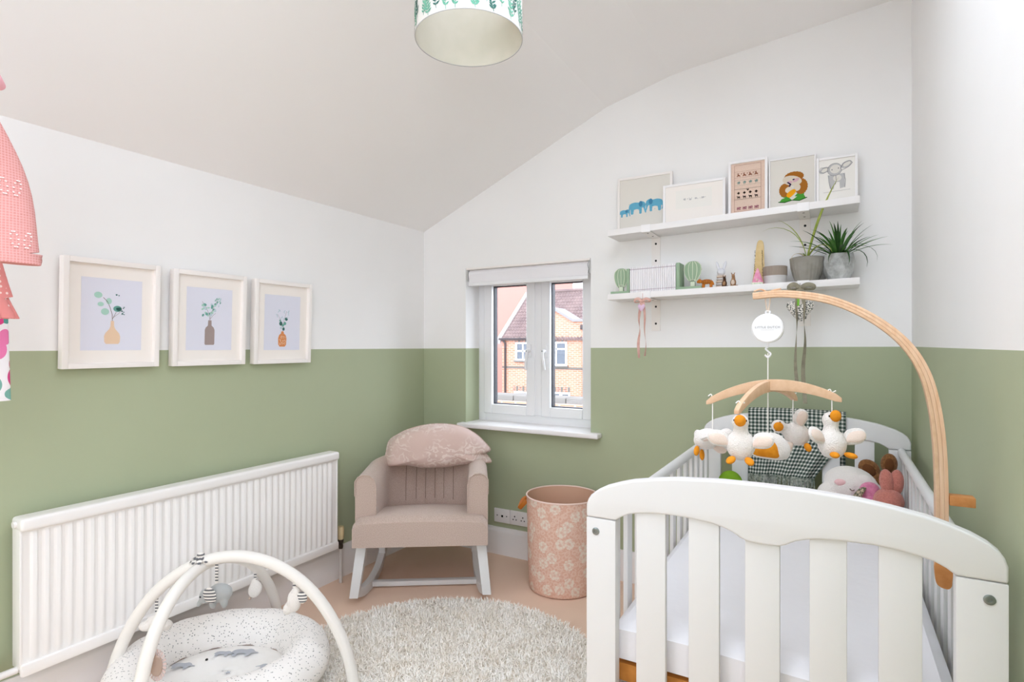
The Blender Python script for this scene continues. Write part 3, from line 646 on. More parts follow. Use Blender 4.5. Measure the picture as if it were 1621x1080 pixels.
# ---- pendant lampshade
lp = thing('pendant_lamp', 'drum pendant lampshade printed with green leaf sprigs', 'lamp', (1.378, -1.516, 2.099))
LX, LY, LZ, LR, LH = 1.378, -1.516, 2.099, .152, .22
cz = ceil_z(LX)
G().grid(lambda u, v: (LX+LR*math.cos(2*PI*u), LY+LR*math.sin(2*PI*u), LZ+LH*v), 72, 6).build('shade', 'shade_fabric', lp, fix=False)
for z in (LZ, LZ+LH): G().tube([(LX+LR*math.cos(2*PI*k/72), LY+LR*math.sin(2*PI*k/72), z) for k in range(72)], .0012, 6, closed=True).build('rim', 'ink_grey' if z == LZ else 'frame_white', lp)
def shade_pt(a, z, r=LR+.0007): return (LX+r*math.cos(a), LY+r*math.sin(a), z)
ga, gb = G(), G(); random.seed(21)
def sprig(gl, a0, z0, h, tilt, lf):
    n = 9; P = [(a0+tilt*(k/n)**1.5, z0+h*k/n) for k in range(n+1)]
    w = .0008/LR
    for (a1, z1), (a2, z2) in zip(P, P[1:]):
        o = len(gl.v); gl.v += [shade_pt(a1-w, z1), shade_pt(a1+w, z1), shade_pt(a2+w, z2), shade_pt(a2-w, z2)]; gl.f.append((o, o+1, o+2, o+3))
    for k in range(1, n+1):
        for sd in (-1, 1):
            a, z = P[k]; ang = math.radians(random.uniform(35, 60)); L = lf*random.uniform(.7, 1.1)
            o = len(gl.v)
            for (q, wd) in ((0, 0), (.3, .22), (.6, .2), (1, 0), (.6, -.2), (.3, -.22)):
                dx = q*L*math.sin(ang)*sd-wd*L*math.cos(ang)*sd*.8; dz = q*L*math.cos(ang)+wd*L*math.sin(ang)*.8
                gl.v.append(shade_pt(a+dx/LR, z+dz, LR+.0010))
            gl.f.append(tuple(range(o, o+6)))
G().grid(lambda u, v: (LX+(LR-.0015)*math.cos(2*PI*u), LY+(LR-.0015)*math.sin(2*PI*u), LZ+.001+(LH-.002)*v), 72, 4).build('lining', 'shade_lining', lp, fix=False)
for k in range(36):
    a = 2*PI*k/36+random.uniform(-.06, .06); z0 = LZ+random.choice((.002, .003, .012, .024))
    sprig(ga if k % 3 else gb, a, z0, random.uniform(.06, .10), random.uniform(-.25, .25), .016)
    sprig(gb if k % 2 else ga, a+.12, LZ+.11, .08, random.uniform(-.15, .15), .02)
ga.build('leaf_print', 'shade_leaf', lp, fix=False, smooth=False); gb.build('leaf_print', 'shade_leaf_dark', lp, fix=False, smooth=False)
g = G()
for k in range(3): g.tube([(LX+.022*math.cos(2*PI*k/3), LY+.022*math.sin(2*PI*k/3), LZ+LH-.02), (LX+(LR-.002)*math.cos(2*PI*k/3), LY+(LR-.002)*math.sin(2*PI*k/3), LZ+LH-.004)], .0018, 6)
g.tube([(LX+.022*math.cos(2*PI*k/20), LY+.022*math.sin(2*PI*k/20), LZ+LH-.02) for k in range(20)], .002, 6, closed=True); g.build('spider', 'frame_white', lp)
G().lathe([(0, LZ+LH-.055), (.019, LZ+LH-.055), (.019, LZ+LH-.015), (.012, LZ+LH+.02), (0, LZ+LH+.02)], (LX, LY, 0), 20).build('lamp_holder', 'frame_white', lp)
G().lathe([(0, LZ+LH-.115), (.018, LZ+LH-.108), (.028, LZ+LH-.088), (.02, LZ+LH-.066), (.012, LZ+LH-.055), (0, LZ+LH-.055)], (LX, LY, 0), 20).build('bulb', 'bunny_glass', lp)
G().tube([(LX, LY, LZ+LH+.015), (LX, LY, cz-.01)], .003, 8).build('cord', 'frame_white', lp)
G().lathe([(0, cz-.03), (.03, cz-.028), (.042, cz-.01), (.045, cz+.012), (0, cz+.012)], (LX, LY, 0), 24).build('ceiling_rose', 'frame_white', lp)

# ================================================================ ROCKING CHAIR (local: x right, y back, z up)
ch = thing('rocking_chair', 'beige upholstered tub rocking chair with white wooden rockers in the corner', 'chair', (.588, -.757, 0), (0, 0, math.radians(33.5)))
cl = [(0, .045), (.09, .014), (.18, .002), (.26, .0), (.36, .012), (.46, .052), (.54, .108), (.61, .18), (.66, .262)]
ccl = [(p.x, p.y) for p in catmull([(a, b, 0) for a, b in cl], 5)]
def ru(v): return .310-.17*v+.12*v*v
for sd in (-1, 1):
    # runner: swept rectangular section following the curve
    vs = []; fs = []
    for i, (v, z) in enumerate(ccl):
        a = ccl[max(i-1, 0)]; b = ccl[min(i+1, len(ccl)-1)]; d = Vector((b[0]-a[0], b[1]-a[1])).normalized(); nx, nz = -d.y, d.x
        u = sd*ru(v)
        vs += [(u-.018, v, z), (u+.018, v, z), (u+.018, v+nx*.042, z+nz*.042), (u-.018, v+nx*.042, z+nz*.042)]
    for i in range(len(ccl)-1):
        for k in range(4): fs.append((i*4+k, i*4+(k+1) % 4, i*4+4+(k+1) % 4, i*4+4+k))
    fs += [(3, 2, 1, 0), tuple(range(len(vs)-4, len(vs)))]
    G().add(vs, fs).build('rocker', 'cot_white', ch, world=False, bevel=.003)
    # front leg, tapering and leaning back, splayed at the foot
    u0, u1 = sd*.312, sd*.282
    g = G().add([(u0-.021, -.004, .043), (u0+.021, -.004, .043), (u0+.021, .046, .04), (u0-.021, .046, .04), (u1-.024, .050, .300), (u1+.024, .050, .300), (u1+.024, .105, .300), (u1-.024, .105, .300)],
                [(0, 3, 2, 1), (4, 5, 6, 7), (0, 1, 5, 4), (1, 2, 6, 5), (2, 3, 7, 6), (3, 0, 4, 7)])
    lg = g.build('leg', 'cot_white', ch, world=False, bevel=.003)
    G().box((u1-.027, .040, .262), (u1+.027, .112, .280)).build('leg_collar', 'cot_white', lg, world=False, bevel=.003)
    G().add([(sd*.252-.017, .445, .085), (sd*.252+.017, .445, .085), (sd*.252+.017, .485, .085), (sd*.252-.017, .485, .085), (sd*.258-.018, .40, .300), (sd*.258+.018, .40, .300), (sd*.258+.018, .44, .300), (sd*.258-.018, .44, .300)],
            [(0, 3, 2, 1), (4, 5, 6, 7), (0, 1, 5, 4), (1, 2, 6, 5), (2, 3, 7, 6), (3, 0, 4, 7)]).build('leg', 'cot_white', ch, world=False, bevel=.003)
G().box((-.268, .205, .008), (.268, .240, .032)).build('stretcher', 'cot_white', ch, world=False, bevel=.003)
# seat: boxed front, crowned top
def seat(u, v):   # closed superellipse-like slab
    return None
g = G(); NX, NY = 28, 22
def st(i, j, top):
    x = -1+2*i/NX; y = j/NY
    hw = .316
    X = hw*x*(1-.02*y); Yv = -.02+.58*y
    crown = .028*(1-x*x)**.8*(math.sin(PI*min(1, y*1.15+.06)))**.5
    edge = min(1-abs(x), y*2.0+.0, 1)
    zt = .405+crown-.020*max(0, 1-(1-abs(x))/.06)**2-.016*max(0, 1-y/.05)**2
    return (X, Yv, (zt if top else .285)-.15*max(0, Yv-.03))
for tp in (True, False): g.grid(lambda a, b: st(round(a*NX), round(b*NY), tp), NX, NY)
nn = (NX+1)*(NY+1)
loop = [i for i in range(NX+1)]+[j*(NX+1)+NX for j in range(1, NY+1)]+[NY*(NX+1)+i for i in range(NX-1, -1, -1)]+[j*(NX+1) for j in range(NY-1, 0, -1)]
for a, b in zip(loop, loop[1:]+loop[:1]): g.f.append((a, b, nn+b, nn+a))
g.build('seat', 'linen', ch, world=False)
# tub: arms and back in one padded shell swept along a horseshoe
NP = 96
def path(t):       # t 0..1 from left arm front round the back to right arm front (outer line)
    s = 2*t-1; R1 = .318; ls = .30; Larc = PI*.5*(R1+.28)
    L = ls*2+Larc; d = t*L
    if d < ls: return Vector((-R1, .06+d, 0)), Vector((1, 0, 0)), 0.0
    if d > L-ls: return Vector((R1, .06+(L-d), 0)), Vector((-1, 0, 0)), 0.0
    a = PI-(d-ls)/Larc*PI
    p = Vector((R1*math.cos(a), .06+ls+.27*math.sin(a), 0)); n = -Vector((.27*math.cos(a), R1*math.sin(a), 0)).normalized()
    return p, n, math.sin(a)
vs = []; fs = []; secs = []
for i in range(NP+1):
    t_ = i/NP; p, n, b = path(t_)
    zt = .606+.022*b
    th = .098-.010*b; lean = .045*b
    q = Vector((0, 1, 0))*lean
    # channel tufting on the inner back
    ux = p.x; groove = 0
    if b > .75 and abs(ux) < .17: groove = .007*(1-abs(math.sin(PI*(ux+.17)/.068))**.5)
    inn = p+n*(th-groove)
    sec = [(p, .262), (p+q*.5, zt-.10), (p+q, zt-.030), (p+q+n*th*.14, zt-.009), (p+q+n*th*.38, zt), (p+q+n*th*.66, zt-.002), (p+q+n*(th*.9-groove), zt-.020), (inn+q, zt-.055), (inn+q*.6, zt-.12), (inn+q*.2, .44), (inn, .36), (inn, .30), (inn, .255)]
    secs.append([Vector((a.x, a.y, z)) for a, z in sec])
m = len(secs[0])
for s_ in secs: vs += s_
for i in range(NP):
    for k in range(m): fs.append((i*m+k, i*m+(k+1) % m, (i+1)*m+(k+1) % m, (i+1)*m+k))
fs += [tuple(range(m)), tuple(range(NP*m, NP*m+m))[::-1]]
tub = G().add(vs, fs).build('tub_back', 'linen', ch, world=False)
for idx, zz in ((0, 1), (NP, 1)):
    s_ = secs[idx]; y = Vector((0, -.002, 0))
    G().tube([p+y for p in s_[1:12]], .0035, 6).build('arm_piping', 'linen', tub, world=False)
for ux in (-.17, -.102, -.034, .034, .102, .17):
    i = min(range(NP+1), key=lambda k: abs(path(k/NP)[0].x-ux)+(0 if path(k/NP)[2] > .7 else 9)); s_ = secs[i]
    nrm = path(i/NP)[1]
    G().tube([s_[k]+nrm*.0006 for k in (6, 7, 8, 9, 10)], .0016, 5).build('back_seam', 'seam', tub, world=False)
# cushion slumped over the top of the chair back
out = cat2([(-.252, .552), (-.243, .62), (-.226, .685), (-.175, .722), (-.12, .748), (-.04, .770), (.04, .779), (.13, .774), (.2, .757), (.262, .722), (.307, .682), (.350, .630), (.326, .607), (.338, .588), (.356, .560), (.340, .552), (.290, .560), (.2, .546), (.093, .536), (-.02, .534), (-.12, .546), (-.2, .548)], 7)
cu = thing('cushion', 'dusty pink printed cushion slumped over the back of the rocking chair', 'cushion', (.575, -.765, 0), (0, 0, math.radians(33.5)))
cu.location = (.588-.552*.480, -.757+.834*.480, .53)
out = [(a*.972, 1.229-(1.229-b)*.972) for a, b in out]
g = G(); g.puff(out, .105, 14, power=3.0)
random.seed(2)
nv = []
for x, y, z in g.v:
    z -= .53
    w = .010*math.sin(x*46+z*9)*max(0, 1-abs(z-.07)/.09) if y < 0 else 0     # folds running down the front
    s_ = .05*max(0, (.15-z))*2
    nv.append((x, y+w-(.02 if y < 0 else 0)*(1-abs(x)/.36)+ (.04 if y > 0 else 0)*max(0, 1-z/.2)*0, z))
g.v = nv; g.build('cover', 'cushion_print', cu, world=False)
G().tube([(a, -.002, b-.53) for a, b in out], .0028, 6, closed=True).build('edge_seam', 'cushion_print', cu, world=False)

# ================================================================ LAUNDRY BASKET
bk = thing('laundry_basket', 'pink floral fabric laundry basket with tan leather handles under the window', 'basket', (1.077, -.225, 0))
BR, BH = .184, .467
prof = [(.150, .002), (.166, .006), (.172, .02), (.172, .06), (.176, .12), (.178, .2), (.180, .3), (.182, .4), (BR, BH)]
g = G(); nu = 72; uvs = []
random.seed(5)
def bpt(u, r, z):
    a = 2*PI*u; w = 1+.012*math.sin(3*a+1.1)*(1-z/BH)+.018*math.exp(-((z-.085)/.03)**2)*math.sin(2*a+.6)
    return (1.077+r*w*math.cos(a), -.225+r*w*math.sin(a), z)
for j, (r, z) in enumerate(prof): g.v += [bpt(i/nu, r, z) for i in range(nu+1)]
g.f = [(j*(nu+1)+i, j*(nu+1)+i+1, (j+1)*(nu+1)+i+1, (j+1)*(nu+1)+i) for j in range(len(prof)-1) for i in range(nu)]
bo = g.build('body', 'basket_print', bk, fix=False)
uvl = bo.data.uv_layers.new(name='UVMap')
for poly in bo.data.polygons:
    for li, vi in zip(poly.loop_indices, poly.vertices): uvl.data[li].uv = ((vi % (nu+1))/nu*2*PI*BR/.85, prof[vi//(nu+1)][1]/.85)
ip = [(BR-.004, BH), (.177, .4), (.174, .25), (.170, .10), (.165, .012), (0, .010)]
g = G()
for r, z in ip: g.v += [(1.077+r*math.cos(2*PI*i/nu), -.225+r*math.sin(2*PI*i/nu), z) for i in range(nu)]
g.f = [(j*nu+i, (j+1)*nu+i, (j+1)*nu+(i+1) % nu, j*nu+(i+1) % nu) for j in range(len(ip)-1) for i in range(nu)]
g.build('lining', 'basket_lining', bk, fix=False)
G().tube([(1.077+(BR-.001)*math.cos(2*PI*i/nu), -.225+(BR-.001)*math.sin(2*PI*i/nu), BH) for i in range(nu)], .004, 8, closed=True).build('rim_piping', 'basket_piping', bk)
for ang in (math.radians(203), math.radians(23)):
    c_, s_ = math.cos(ang), math.sin(ang); tx, ty = -s_, c_
    def hp(r, s, z): return (1.077+c_*r+tx*s, -.225+s_*r+ty*s, z)
    pts = catmull([hp(BR-.002, .030, .438), hp(BR+.014, .030, .420), hp(BR+.034, .014, .395), hp(BR+.036, -.006, .392), hp(BR+.022, -.026, .425), hp(BR+.004, -.030, .436), hp(BR-.002, -.030, .430)], 6)
    G().tube(pts, .011, 8, squash=(.28, 1)).build('handle', 'leather', bk)

# ================================================================ ROUND SHAG RUG
rg = thing('round_rug', 'round cream shag pile rug on the carpet', 'rug', (1.03, -1.225, 0))
RRR = .655
G().lathe([(0, .001), (RRR-.01, .001), (RRR, .006), (RRR-.01, .012), (0, .012)], (1.03, -1.225, 0), 96).build('backing', 'rug_base', rg)
random.seed(9); vs = []; fs = []
for k in range(52000):
    r = RRR*math.sqrt(random.random()); a = random.random()*2*PI; x = 1.03+r*math.cos(a); y = -1.225+r*math.sin(a)
    az = random.random()*2*PI; L = random.uniform(.018, .036); lean = random.uniform(.25, 1.0); w = random.uniform(.0012, .0024)
    dx, dy = math.cos(az), math.sin(az); px, py = -dy*w, dx*w; o = len(vs); z0 = .009
    hh = L*math.cos(lean*.6); h2 = L*(math.cos(lean*.6)*.55+.35*math.cos(lean*1.3)); q1 = L*.5*math.sin(lean*.6); q2 = L*(.5*math.sin(lean*.6)+.55*math.sin(lean*1.3))
    vs += [(x-px, y-py, z0), (x+px, y+py, z0), (x+px+dx*q1, y+py+dy*q1, z0+hh*.6), (x-px+dx*q1, y-py+dy*q1, z0+hh*.6), (x+dx*q2, y+dy*q2, z0+h2)]
    fs += [(o, o+1, o+2, o+3), (o+3, o+2, o+4)]
G().add(vs, fs).build('pile', 'rug_pile', rg, fix=False, kind='stuff')

# ================================================================ WALL SOCKETS
def plate(x0, x1, z0, z1, label, pins, kind):
    t = thing('wall_socket', label, 'socket', ((x0+x1)/2, 0, z0))
    G().box((x0, -.010, z0), (x1, 0, z1)).build('plate', 'gloss_white', t, bevel=.003)
    for (x, z, w, h) in pins: G().box((x-w/2, -.0112, z-h/2), (x+w/2, -.0098, z+h/2)).build('hole', 'black', t)
    return t
plate(.534, .640, .187, .268, 'single white wall outlet beside the chair leg, left of the double socket', [(.556, .228, .006, .006), (.590, .226, .012, .012), (.620, .228, .006, .006)], 's')
s2 = plate(.643, .757, .187, .268, 'double white power socket beside the laundry basket', [(x+dx, .218+dz, .006, .006 if dz == 0 else .008) for x in (.674, .728) for dx, dz in ((-.010, 0), (.010, 0), (0, .018))], 'd')
for x in (.690, .712): G().box((x-.006, -.0125, .247), (x+.006, -.010, .260)).build('switch', 'gloss_white', s2, bevel=.001)

# ================================================================ BABY NEST WITH PLAY ARCHES
NC = Vector((.420, -1.640, .036)); ax = math.radians(29)
E1 = Vector((math.cos(ax), math.sin(ax), 0)); E2 = Vector((-math.sin(ax), math.cos(ax), 0))
def nest(u, v, z=0): return NC+E1*u+E2*v+Vector((0, 0, z))
pg = thing('baby_nest', 'white speckled padded oval baby nest with two cream play arches', 'play mat', (NC.x, NC.y, 0))
nb = 80; vs = []; fs = []; sg = 20
A_, B_ = .285, .250
for i in range(nb):
    a = 2*PI*i/nb; cu_, cv_ = A_*math.cos(a), B_*math.sin(a); nrm = Vector((B_*math.cos(a), A_*math.sin(a))).normalized()
    wr = 1+.02*math.sin(a*11)+.012*math.sin(a*23+1)
    for k in range(sg):
        b = 2*PI*k/sg; rr = .078*wr; zz = .074+.074*math.sin(b)*wr
        vs.append(nest(cu_+nrm.x*rr*math.cos(b), cv_+nrm.y*rr*math.cos(b), zz))
for i in range(nb):
    for k in range(sg): fs.append((i*sg+k, i*sg+(k+1) % sg, ((i+1) % nb)*sg+(k+1) % sg, ((i+1) % nb)*sg+k))
G().add(vs, fs).build('bolster', 'speckled', pg)
G().tube([nest((A_-.07)*math.cos(2*PI*i/60), (B_-.07)*math.sin(2*PI*i/60), .047) for i in range(60)], .0022, 6, closed=True).build('seam_piping', 'seam', pg)
vs = []; nr = 8; nn_ = 60
g = G()
g.grid(lambda u, v: tuple(nest((A_-.062)*v*math.cos(2*PI*u), (B_-.062)*v*math.sin(2*PI*u), .052-.006*(v**3)+.004*math.sin(9*v+6*u))), nn_, nr); pad = g.build('pad', 'nest_mat', pg, fix=False)
G().lathe([(0, 0), (A_*.98, 0), (A_*.98, .02), (0, .02)], seg=48, M=T(*NC) @ RZ(ax) @ Matrix.Diagonal((1, B_/A_, 1, 1))).build('base', 'nest_mat', pg)
# grey printed shapes on the pad
def star(cx, cy, r, rot=0): return [(cx+(r if k % 2 == 0 else r*.45)*math.cos(rot+PI*k/5), cy+(r if k % 2 == 0 else r*.45)*math.sin(rot+PI*k/5)) for k in range(10)]
def eleph(cx, cy, s, f=1): return [(cx+f*a*s, cy+b*s) for a, b in cat2([(-1.2, -.2), (-1.05, .35), (-.5, .55), (.1, .5), (.5, .62), (.9, .45), (1.15, .15), (1.6, -.05), (1.55, -.2), (1.1, -.12), (.9, -.2), (.75, -.7), (.4, -.7), (.35, -.3), (-.4, -.3), (-.5, -.7), (-.9, -.7), (-.95, -.3)], 3)]
g = G()
for poly in (eleph(.02, .11, .036), eleph(-.05, .10, .026), eleph(.15, .02, .025, -1), star(.16, -.045, .017, .3), eleph(-.155, .02, .030), star(.03, -.02, .012, .8), eleph(.04, -.12, .032), star(-.08, -.09, .014)):
    o = len(g.v); g.v += [tuple(nest(a, b, .0585)) for a, b in poly]; g.f.append(tuple(range(o, o+len(poly))))
g.build('animal_print', 'print_grey', pad, fix=False, smooth=False)
g = G()
for a, b in ((-.09, .062), (.195, -.035)): g.ell(nest(a, b, .056), (.005, .005, .004), seg=10, rings=6)
g.build('button', 'black', pad)
# arches
def arch(P0, P1, H, skew=1.0, n=40):
    pts = []
    for k in range(n+1):
        t_ = k/n; a = PI*t_; s = .5-.5*math.cos(a); s = s*.55+t_*.45
        pts.append(P0*(1-s)+P1*s+Vector((0, 0, H*math.sin(PI*t_**skew)**.82)))
    return pts
A0, A1 = Vector((.530, -1.985, .04)), Vector((.190, -1.235, .04))
B0, B1 = Vector((.140, -1.870, .04)), Vector((.822, -1.412, .04))
archA = arch(A0, A1, .432, .78); archB = arch(B0, B1, .462)
for P in (archA, archB): G().tube(P, .0195, 14).build('arch', 'cream_fabric', pg)
g = G(); X = min(((p+q)/2 for p in archA for q in archB), key=lambda m: min((m-p).xy.length for p in archA)+min((m-q).xy.length for q in archB)-.2*m.z); X = X+Vector((0, 0, .034))
for k in range(9):
    a = 2*PI*k/9; d = Vector((math.cos(a), math.sin(a), 0)); g.add([X+d*.004, X+d*.026+Vector((0, 0, -.012))+Vector((-d.y, d.x, 0))*.011, X+d*.036+Vector((0, 0, -.026)), X+d*.026+Vector((0, 0, -.012))-Vector((-d.y, d.x, 0))*.011], [(0, 1, 2, 3)])
g.ell(X, (.012, .012, .008)); g.build('tie_bow', 'stripe_ribbon', pg, fix=False)
# hanging toys: each on its own striped tape
def pt_at(P, px):          # point of an arch by parameter
    i = int(px*(len(P)-1)); return P[i]
def hang(name, label, at, drop, mats):
    t = thing(name, label, 'plush toy', (at.x, at.y, at.z-drop), (0, 0, math.radians(33)), 'toys hanging from the play arches')
    G().box((-.005, -.001, 0), (.005, .001, drop-.012)).build('tape', 'stripe_ribbon', t, world=False); return t
p = pt_at(archB, .46); el = hang('plush_elephant', 'grey plush elephant hanging at the crossing of the play arches', p, .085, 0)
G().ell((.012, 0, -.035), (.042, .026, .032)).ell((-.034, 0, -.044), (.024, .022, .025)).ell((-.052, -.004, -.062), (.009, .009, .022), (0, .5, 0)).ell((.03, -.01, -.066), (.012, .012, .02)).ell((-.008, -.01, -.066), (.012, .012, .02)).build('body', 'plush_grey', el, world=False, remesh=.004)
G().puff(cat2([(-.02, -.02), (.0, -.005), (.02, -.02), (.022, -.05), (.004, -.06), (-.014, -.048)], 4), .006, M=T(-.012, -.028, 0)).build('ear', 'stripe_ribbon', el, world=False)
G().ell((-.045, -.021, -.040), (.003, .002, .003), seg=8, rings=6).build('eye', 'black', el, world=False)
p = pt_at(archA, .74); dr_ = hang('plush_drop', 'white plush drop hanging behind the play arch crossing', p, .060, 0)
G().ell((0, 0, -.030), (.026, .022, .034), (0, .3, 0)).ell((-.004, 0, -.004), (.013, .012, .018)).build('body', 'plush_white', dr_, world=False, remesh=.004)
G().ell((-.016, -.012, -.062), (.006, .005, .005), seg=8, rings=6).build('beak', 'mirror_disc', dr_, world=False)
p = pt_at(archB, .72); bi = hang('plush_bird', 'white plush bird with striped wing hanging at the right of the play arch', p, .052, 0)
G().ell((0, 0, -.035), (.024, .022, .040)).ell((-.020, .0, -.060), (.018, .013, .026), (0, .5, 0)).ell((.006, 0, -.002), (.015, .014, .016)).build('body', 'plush_white', bi, world=False, remesh=.004)
G().puff(cat2([(.01, -.01), (.03, .0), (.044, -.01), (.046, -.03), (.03, -.042), (.014, -.03)], 4), .006, M=T(0, -.008, 0)).build('wing', 'stripe_ribbon', bi, world=False)
p = pt_at(archB, .27); cd_ = hang('plush_cloud', 'white plush cloud hanging low from the rear arm of the play arch', p, .075, 0)
G().ell((0, 0, -.03), (.035, .02, .028)).ell((-.034, 0, -.042), (.026, .018, .017)).ell((.03, 0, -.04), (.024, .018, .017)).build('body', 'plush_white', cd_, world=False, remesh=.004)
p = pt_at(archA, .15); mi = hang('baby_mirror', 'oval baby mirror with striped frill hanging from the front play arch', p, .045, 0)
G().lathe([(0, -.004), (.030, -.004), (.033, 0), (.030, .004), (0, .004)], seg=28, M=T(.012, -.002, -.038) @ RX(PI/2) @ Matrix.Diagonal((.55, 1.0, 1, 1))).build('mirror', 'mirror_disc', mi, world=False)
g = G()
for k in range(22):
    a0 = 2*PI*k/22; a1 = a0+2*PI/22*.62; f = lambda a, r: (.012+.55*r*math.cos(a), .001, -.038+.97*r*math.sin(a))
    g.add([f(a0, .030), f(a1, .030), f(a1, .050), f(a0, .050)], [(0, 1, 2, 3)])
g.build('frill', 'pink_frill', mi, world=False, solid=.002, fix=False)

# ================================================================ COT
CX = 2.1535
cot = thing('cot', 'white wooden cot with arched slatted ends against the right wall', 'cot', (CX, -.895, 0))
half_o = [(-.3855, .822), (-.3855, .850), (-.381, .864), (-.3745, .874), (-.360, .886), (-.338, .898), (-.305, .910), (-.2745, .919), (-.22, .929), (-.17, .936), (-.08, .942), (0, .943)]
half_u = [(-.3135, .822), (-.300, .832), (-.282, .841), (-.2565, .847), (-.225, .8515), (-.19, .8535), (-.1425, .8525), (-.10, .849), (-.079, .8445), (-.060, .838), (-.043, .828), (-.030, .8225), (0, .8215)]
outer = half_o+[(-x, z) for x, z in half_o[-2::-1]]; under = half_u+[(-x, z) for x, z in half_u[-2::-1]]
rail_poly = [(CX+x, z) for x, z in outer]+[(CX+x, z) for x, z in under[::-1]]
def under_z(x):
    x = -abs(x-CX)
    for (a, b), (c, d) in zip(half_u, half_u[1:]):
        if a <= x <= c: return b+(d-b)*(x-a)/(c-a)
    return .822
SL = [(1.887, 1.954), (2.004, 2.068), (2.119, 2.185), (2.238, 2.302), (2.353, 2.420)]
def cot_end(y0, y1, front):
    G().prism(rail_poly, y0, y1).build('arched_rail', 'cot_white', cot, bevel=.005, bseg=3)
    for x0, x1 in ((1.768, 1.840), (2.467, 2.539)):
        p = G().box((x0, y0, .0), (x1, y1, .8205)).build('post', 'cot_white', cot, bevel=.0025)
        if front:
            bx = 1.792 if x0 < 2 else 2.513
            b = G().lathe([(0, 0), (.0088, 0), (.0088, .0015), (.006, .0026), (.0035, .0022), (.003, .0008), (0, .0008)], seg=20, M=T(bx, y0, .790) @ RX(PI/2)).build('bolt', 'steel', p)
    ym = (y0+y1)/2
    for x0, x1 in SL: G().box((x0, ym-.008, .30), (x1, ym+.008, max(under_z(x0), under_z(x1))+.006)).build('slat', 'cot_white', cot, bevel=.0025)
    G().box((1.838, ym-.011, .235), (2.469, ym+.011, .325)).build('bottom_rail', 'cot_white', cot, bevel=.004)
YF, YB = -1.593, -.200
cot_end(YF, YF+.030, True); cot_end(YB, YB+.030, False)
for x0, x1, nm in ((1.786, 1.812, 'l'), (2.495, 2.521, 'r')):
    xm = (x0+x1)/2
    g = G().tube([(xm, YF+.032, .812), (xm, YB-.002, .812)], .0175, 14, squash=(.8, 1)); g.build('side_rail', 'cot_white', cot)
    G().box((x0, YF+.032, .33), (x1, YB-.002, .38)).build('side_rail', 'cot_white', cot, bevel=.004)
    n = 13; first = None
    for k in range(n):
        y = YF+.118+k*(YB-YF-.22)/(n-1)
        if first is None: first = G().box((xm-.0065, y-.020, .375), (xm+.0065, y+.020, .806)).build('side_slat', 'cot_white', cot, bevel=.003); fy = y
        else: clone(first, cot, (0, y-fy, 0))
for y in (YF+.05, YB-.075): G().box((1.815, y, .425), (2.492, y+.045, .468)).build('base_rail', 'pine', cot, bevel=.004)
for k in range(11):
    y = YF+.12+k*.112; G().box((1.815, y, .452), (2.492, y+.06, .466)).build('base_slat', 'pine', cot, bevel=.002)
mt = thing('mattress', 'white fitted cot mattress lying in the cot', 'mattress', (2.153, -.895, .468))
g = G(); NX, NY = 26, 40
def mtp(i, j, top):
    x = i/NX; y = j/NY; ex = min(x, 1-x)*.67; ey = min(y, 1-y)*1.32; e = min(ex, ey)
    rnd = max(0, 1-e/.03)**2*.022
    return (1.819+x*.668, YF+.042+y*1.345, (.572+.004*math.sin(7*x+3*y)-rnd) if top else .469+rnd*.6)
for tp in (True, False): g.grid(lambda a, b: mtp(round(a*NX), round(b*NY), tp), NX, NY)
nn = (NX+1)*(NY+1); loop = [i for i in range(NX+1)]+[j*(NX+1)+NX for j in range(1, NY+1)]+[NY*(NX+1)+i for i in range(NX-1, -1, -1)]+[j*(NX+1) for j in range(NY-1, 0, -1)]
for a, b in zip(loop, loop[1:]+loop[:1]): g.f.append((a, b, nn+b, nn+a))
g.build('fitted_sheet', 'white_fabric', mt)

# ---- gingham throw over the far end of the cot
th = thing('gingham_throw', 'dark green and white gingham throw with fringe draped over the far end of the cot', 'blanket', (2.14, -.21, .60))
NU, NV = 40, 64
Lf, Lt, Lb = .270, .075, .22; LT = Lf+Lt+Lb
def throw(u, v):
    d = v*LT; ripple = .004*math.sin(u*17+1)+.003*math.sin(u*41+d*9)
    if d < Lf:
        k = 1-d/Lf; y = -.2135-.010*k*(1+math.sin(u*13))*.5+ripple*k; z = .948-Lf+d
    elif d < Lf+Lt:
        a = (d-Lf)/Lt*PI; y = -.185-.0285*math.cos(a); z = .948+.014*math.sin(a); k = 0
    else:
        k = (d-Lf-Lt)/Lb; y = -.1565+.010*k+ripple*k; z = .948-(d-Lf-Lt)
    right = 2.322-(.112*min(1, max(0, (.86-z)/.18)) if d < Lf else 0)
    x = 1.957+(right-1.957)*u
    if d < Lf and u > .72: y += -.018*math.sin((u-.72)/.28*PI*1.5)*(1-d/Lf)
    ar = .005*((x-CX)/.2)**2
    return (x, y, z-ar)
g = G().grid(throw, NU, NV); ob = g.build('cloth', 'gingham', th, fix=False)
uvl = ob.data.uv_layers.new(name='UVMap')
for poly in ob.data.polygons:
    for li, vi in zip(poly.loop_indices, poly.vertices): uvl.data[li].uv = ((vi % (NU+1))/NU*.365/.0155, (vi//(NU+1))/NV*LT/.0155)
random.seed(8); g = G()
for k in range(110):
    u = (k+.5)/110; x, y, z = throw(u, 0); L = random.uniform(.055, .085)
    g.tube([(x, y, z+.002), (x+random.uniform(-.004, .004), y-random.uniform(0, .006), z-L*.5), (x+random.uniform(-.008, .008), y-random.uniform(0, .010), z-L)], .0011, 4, caps=False)
g.build('fringe', 'fringe_dark', th, kind='stuff')

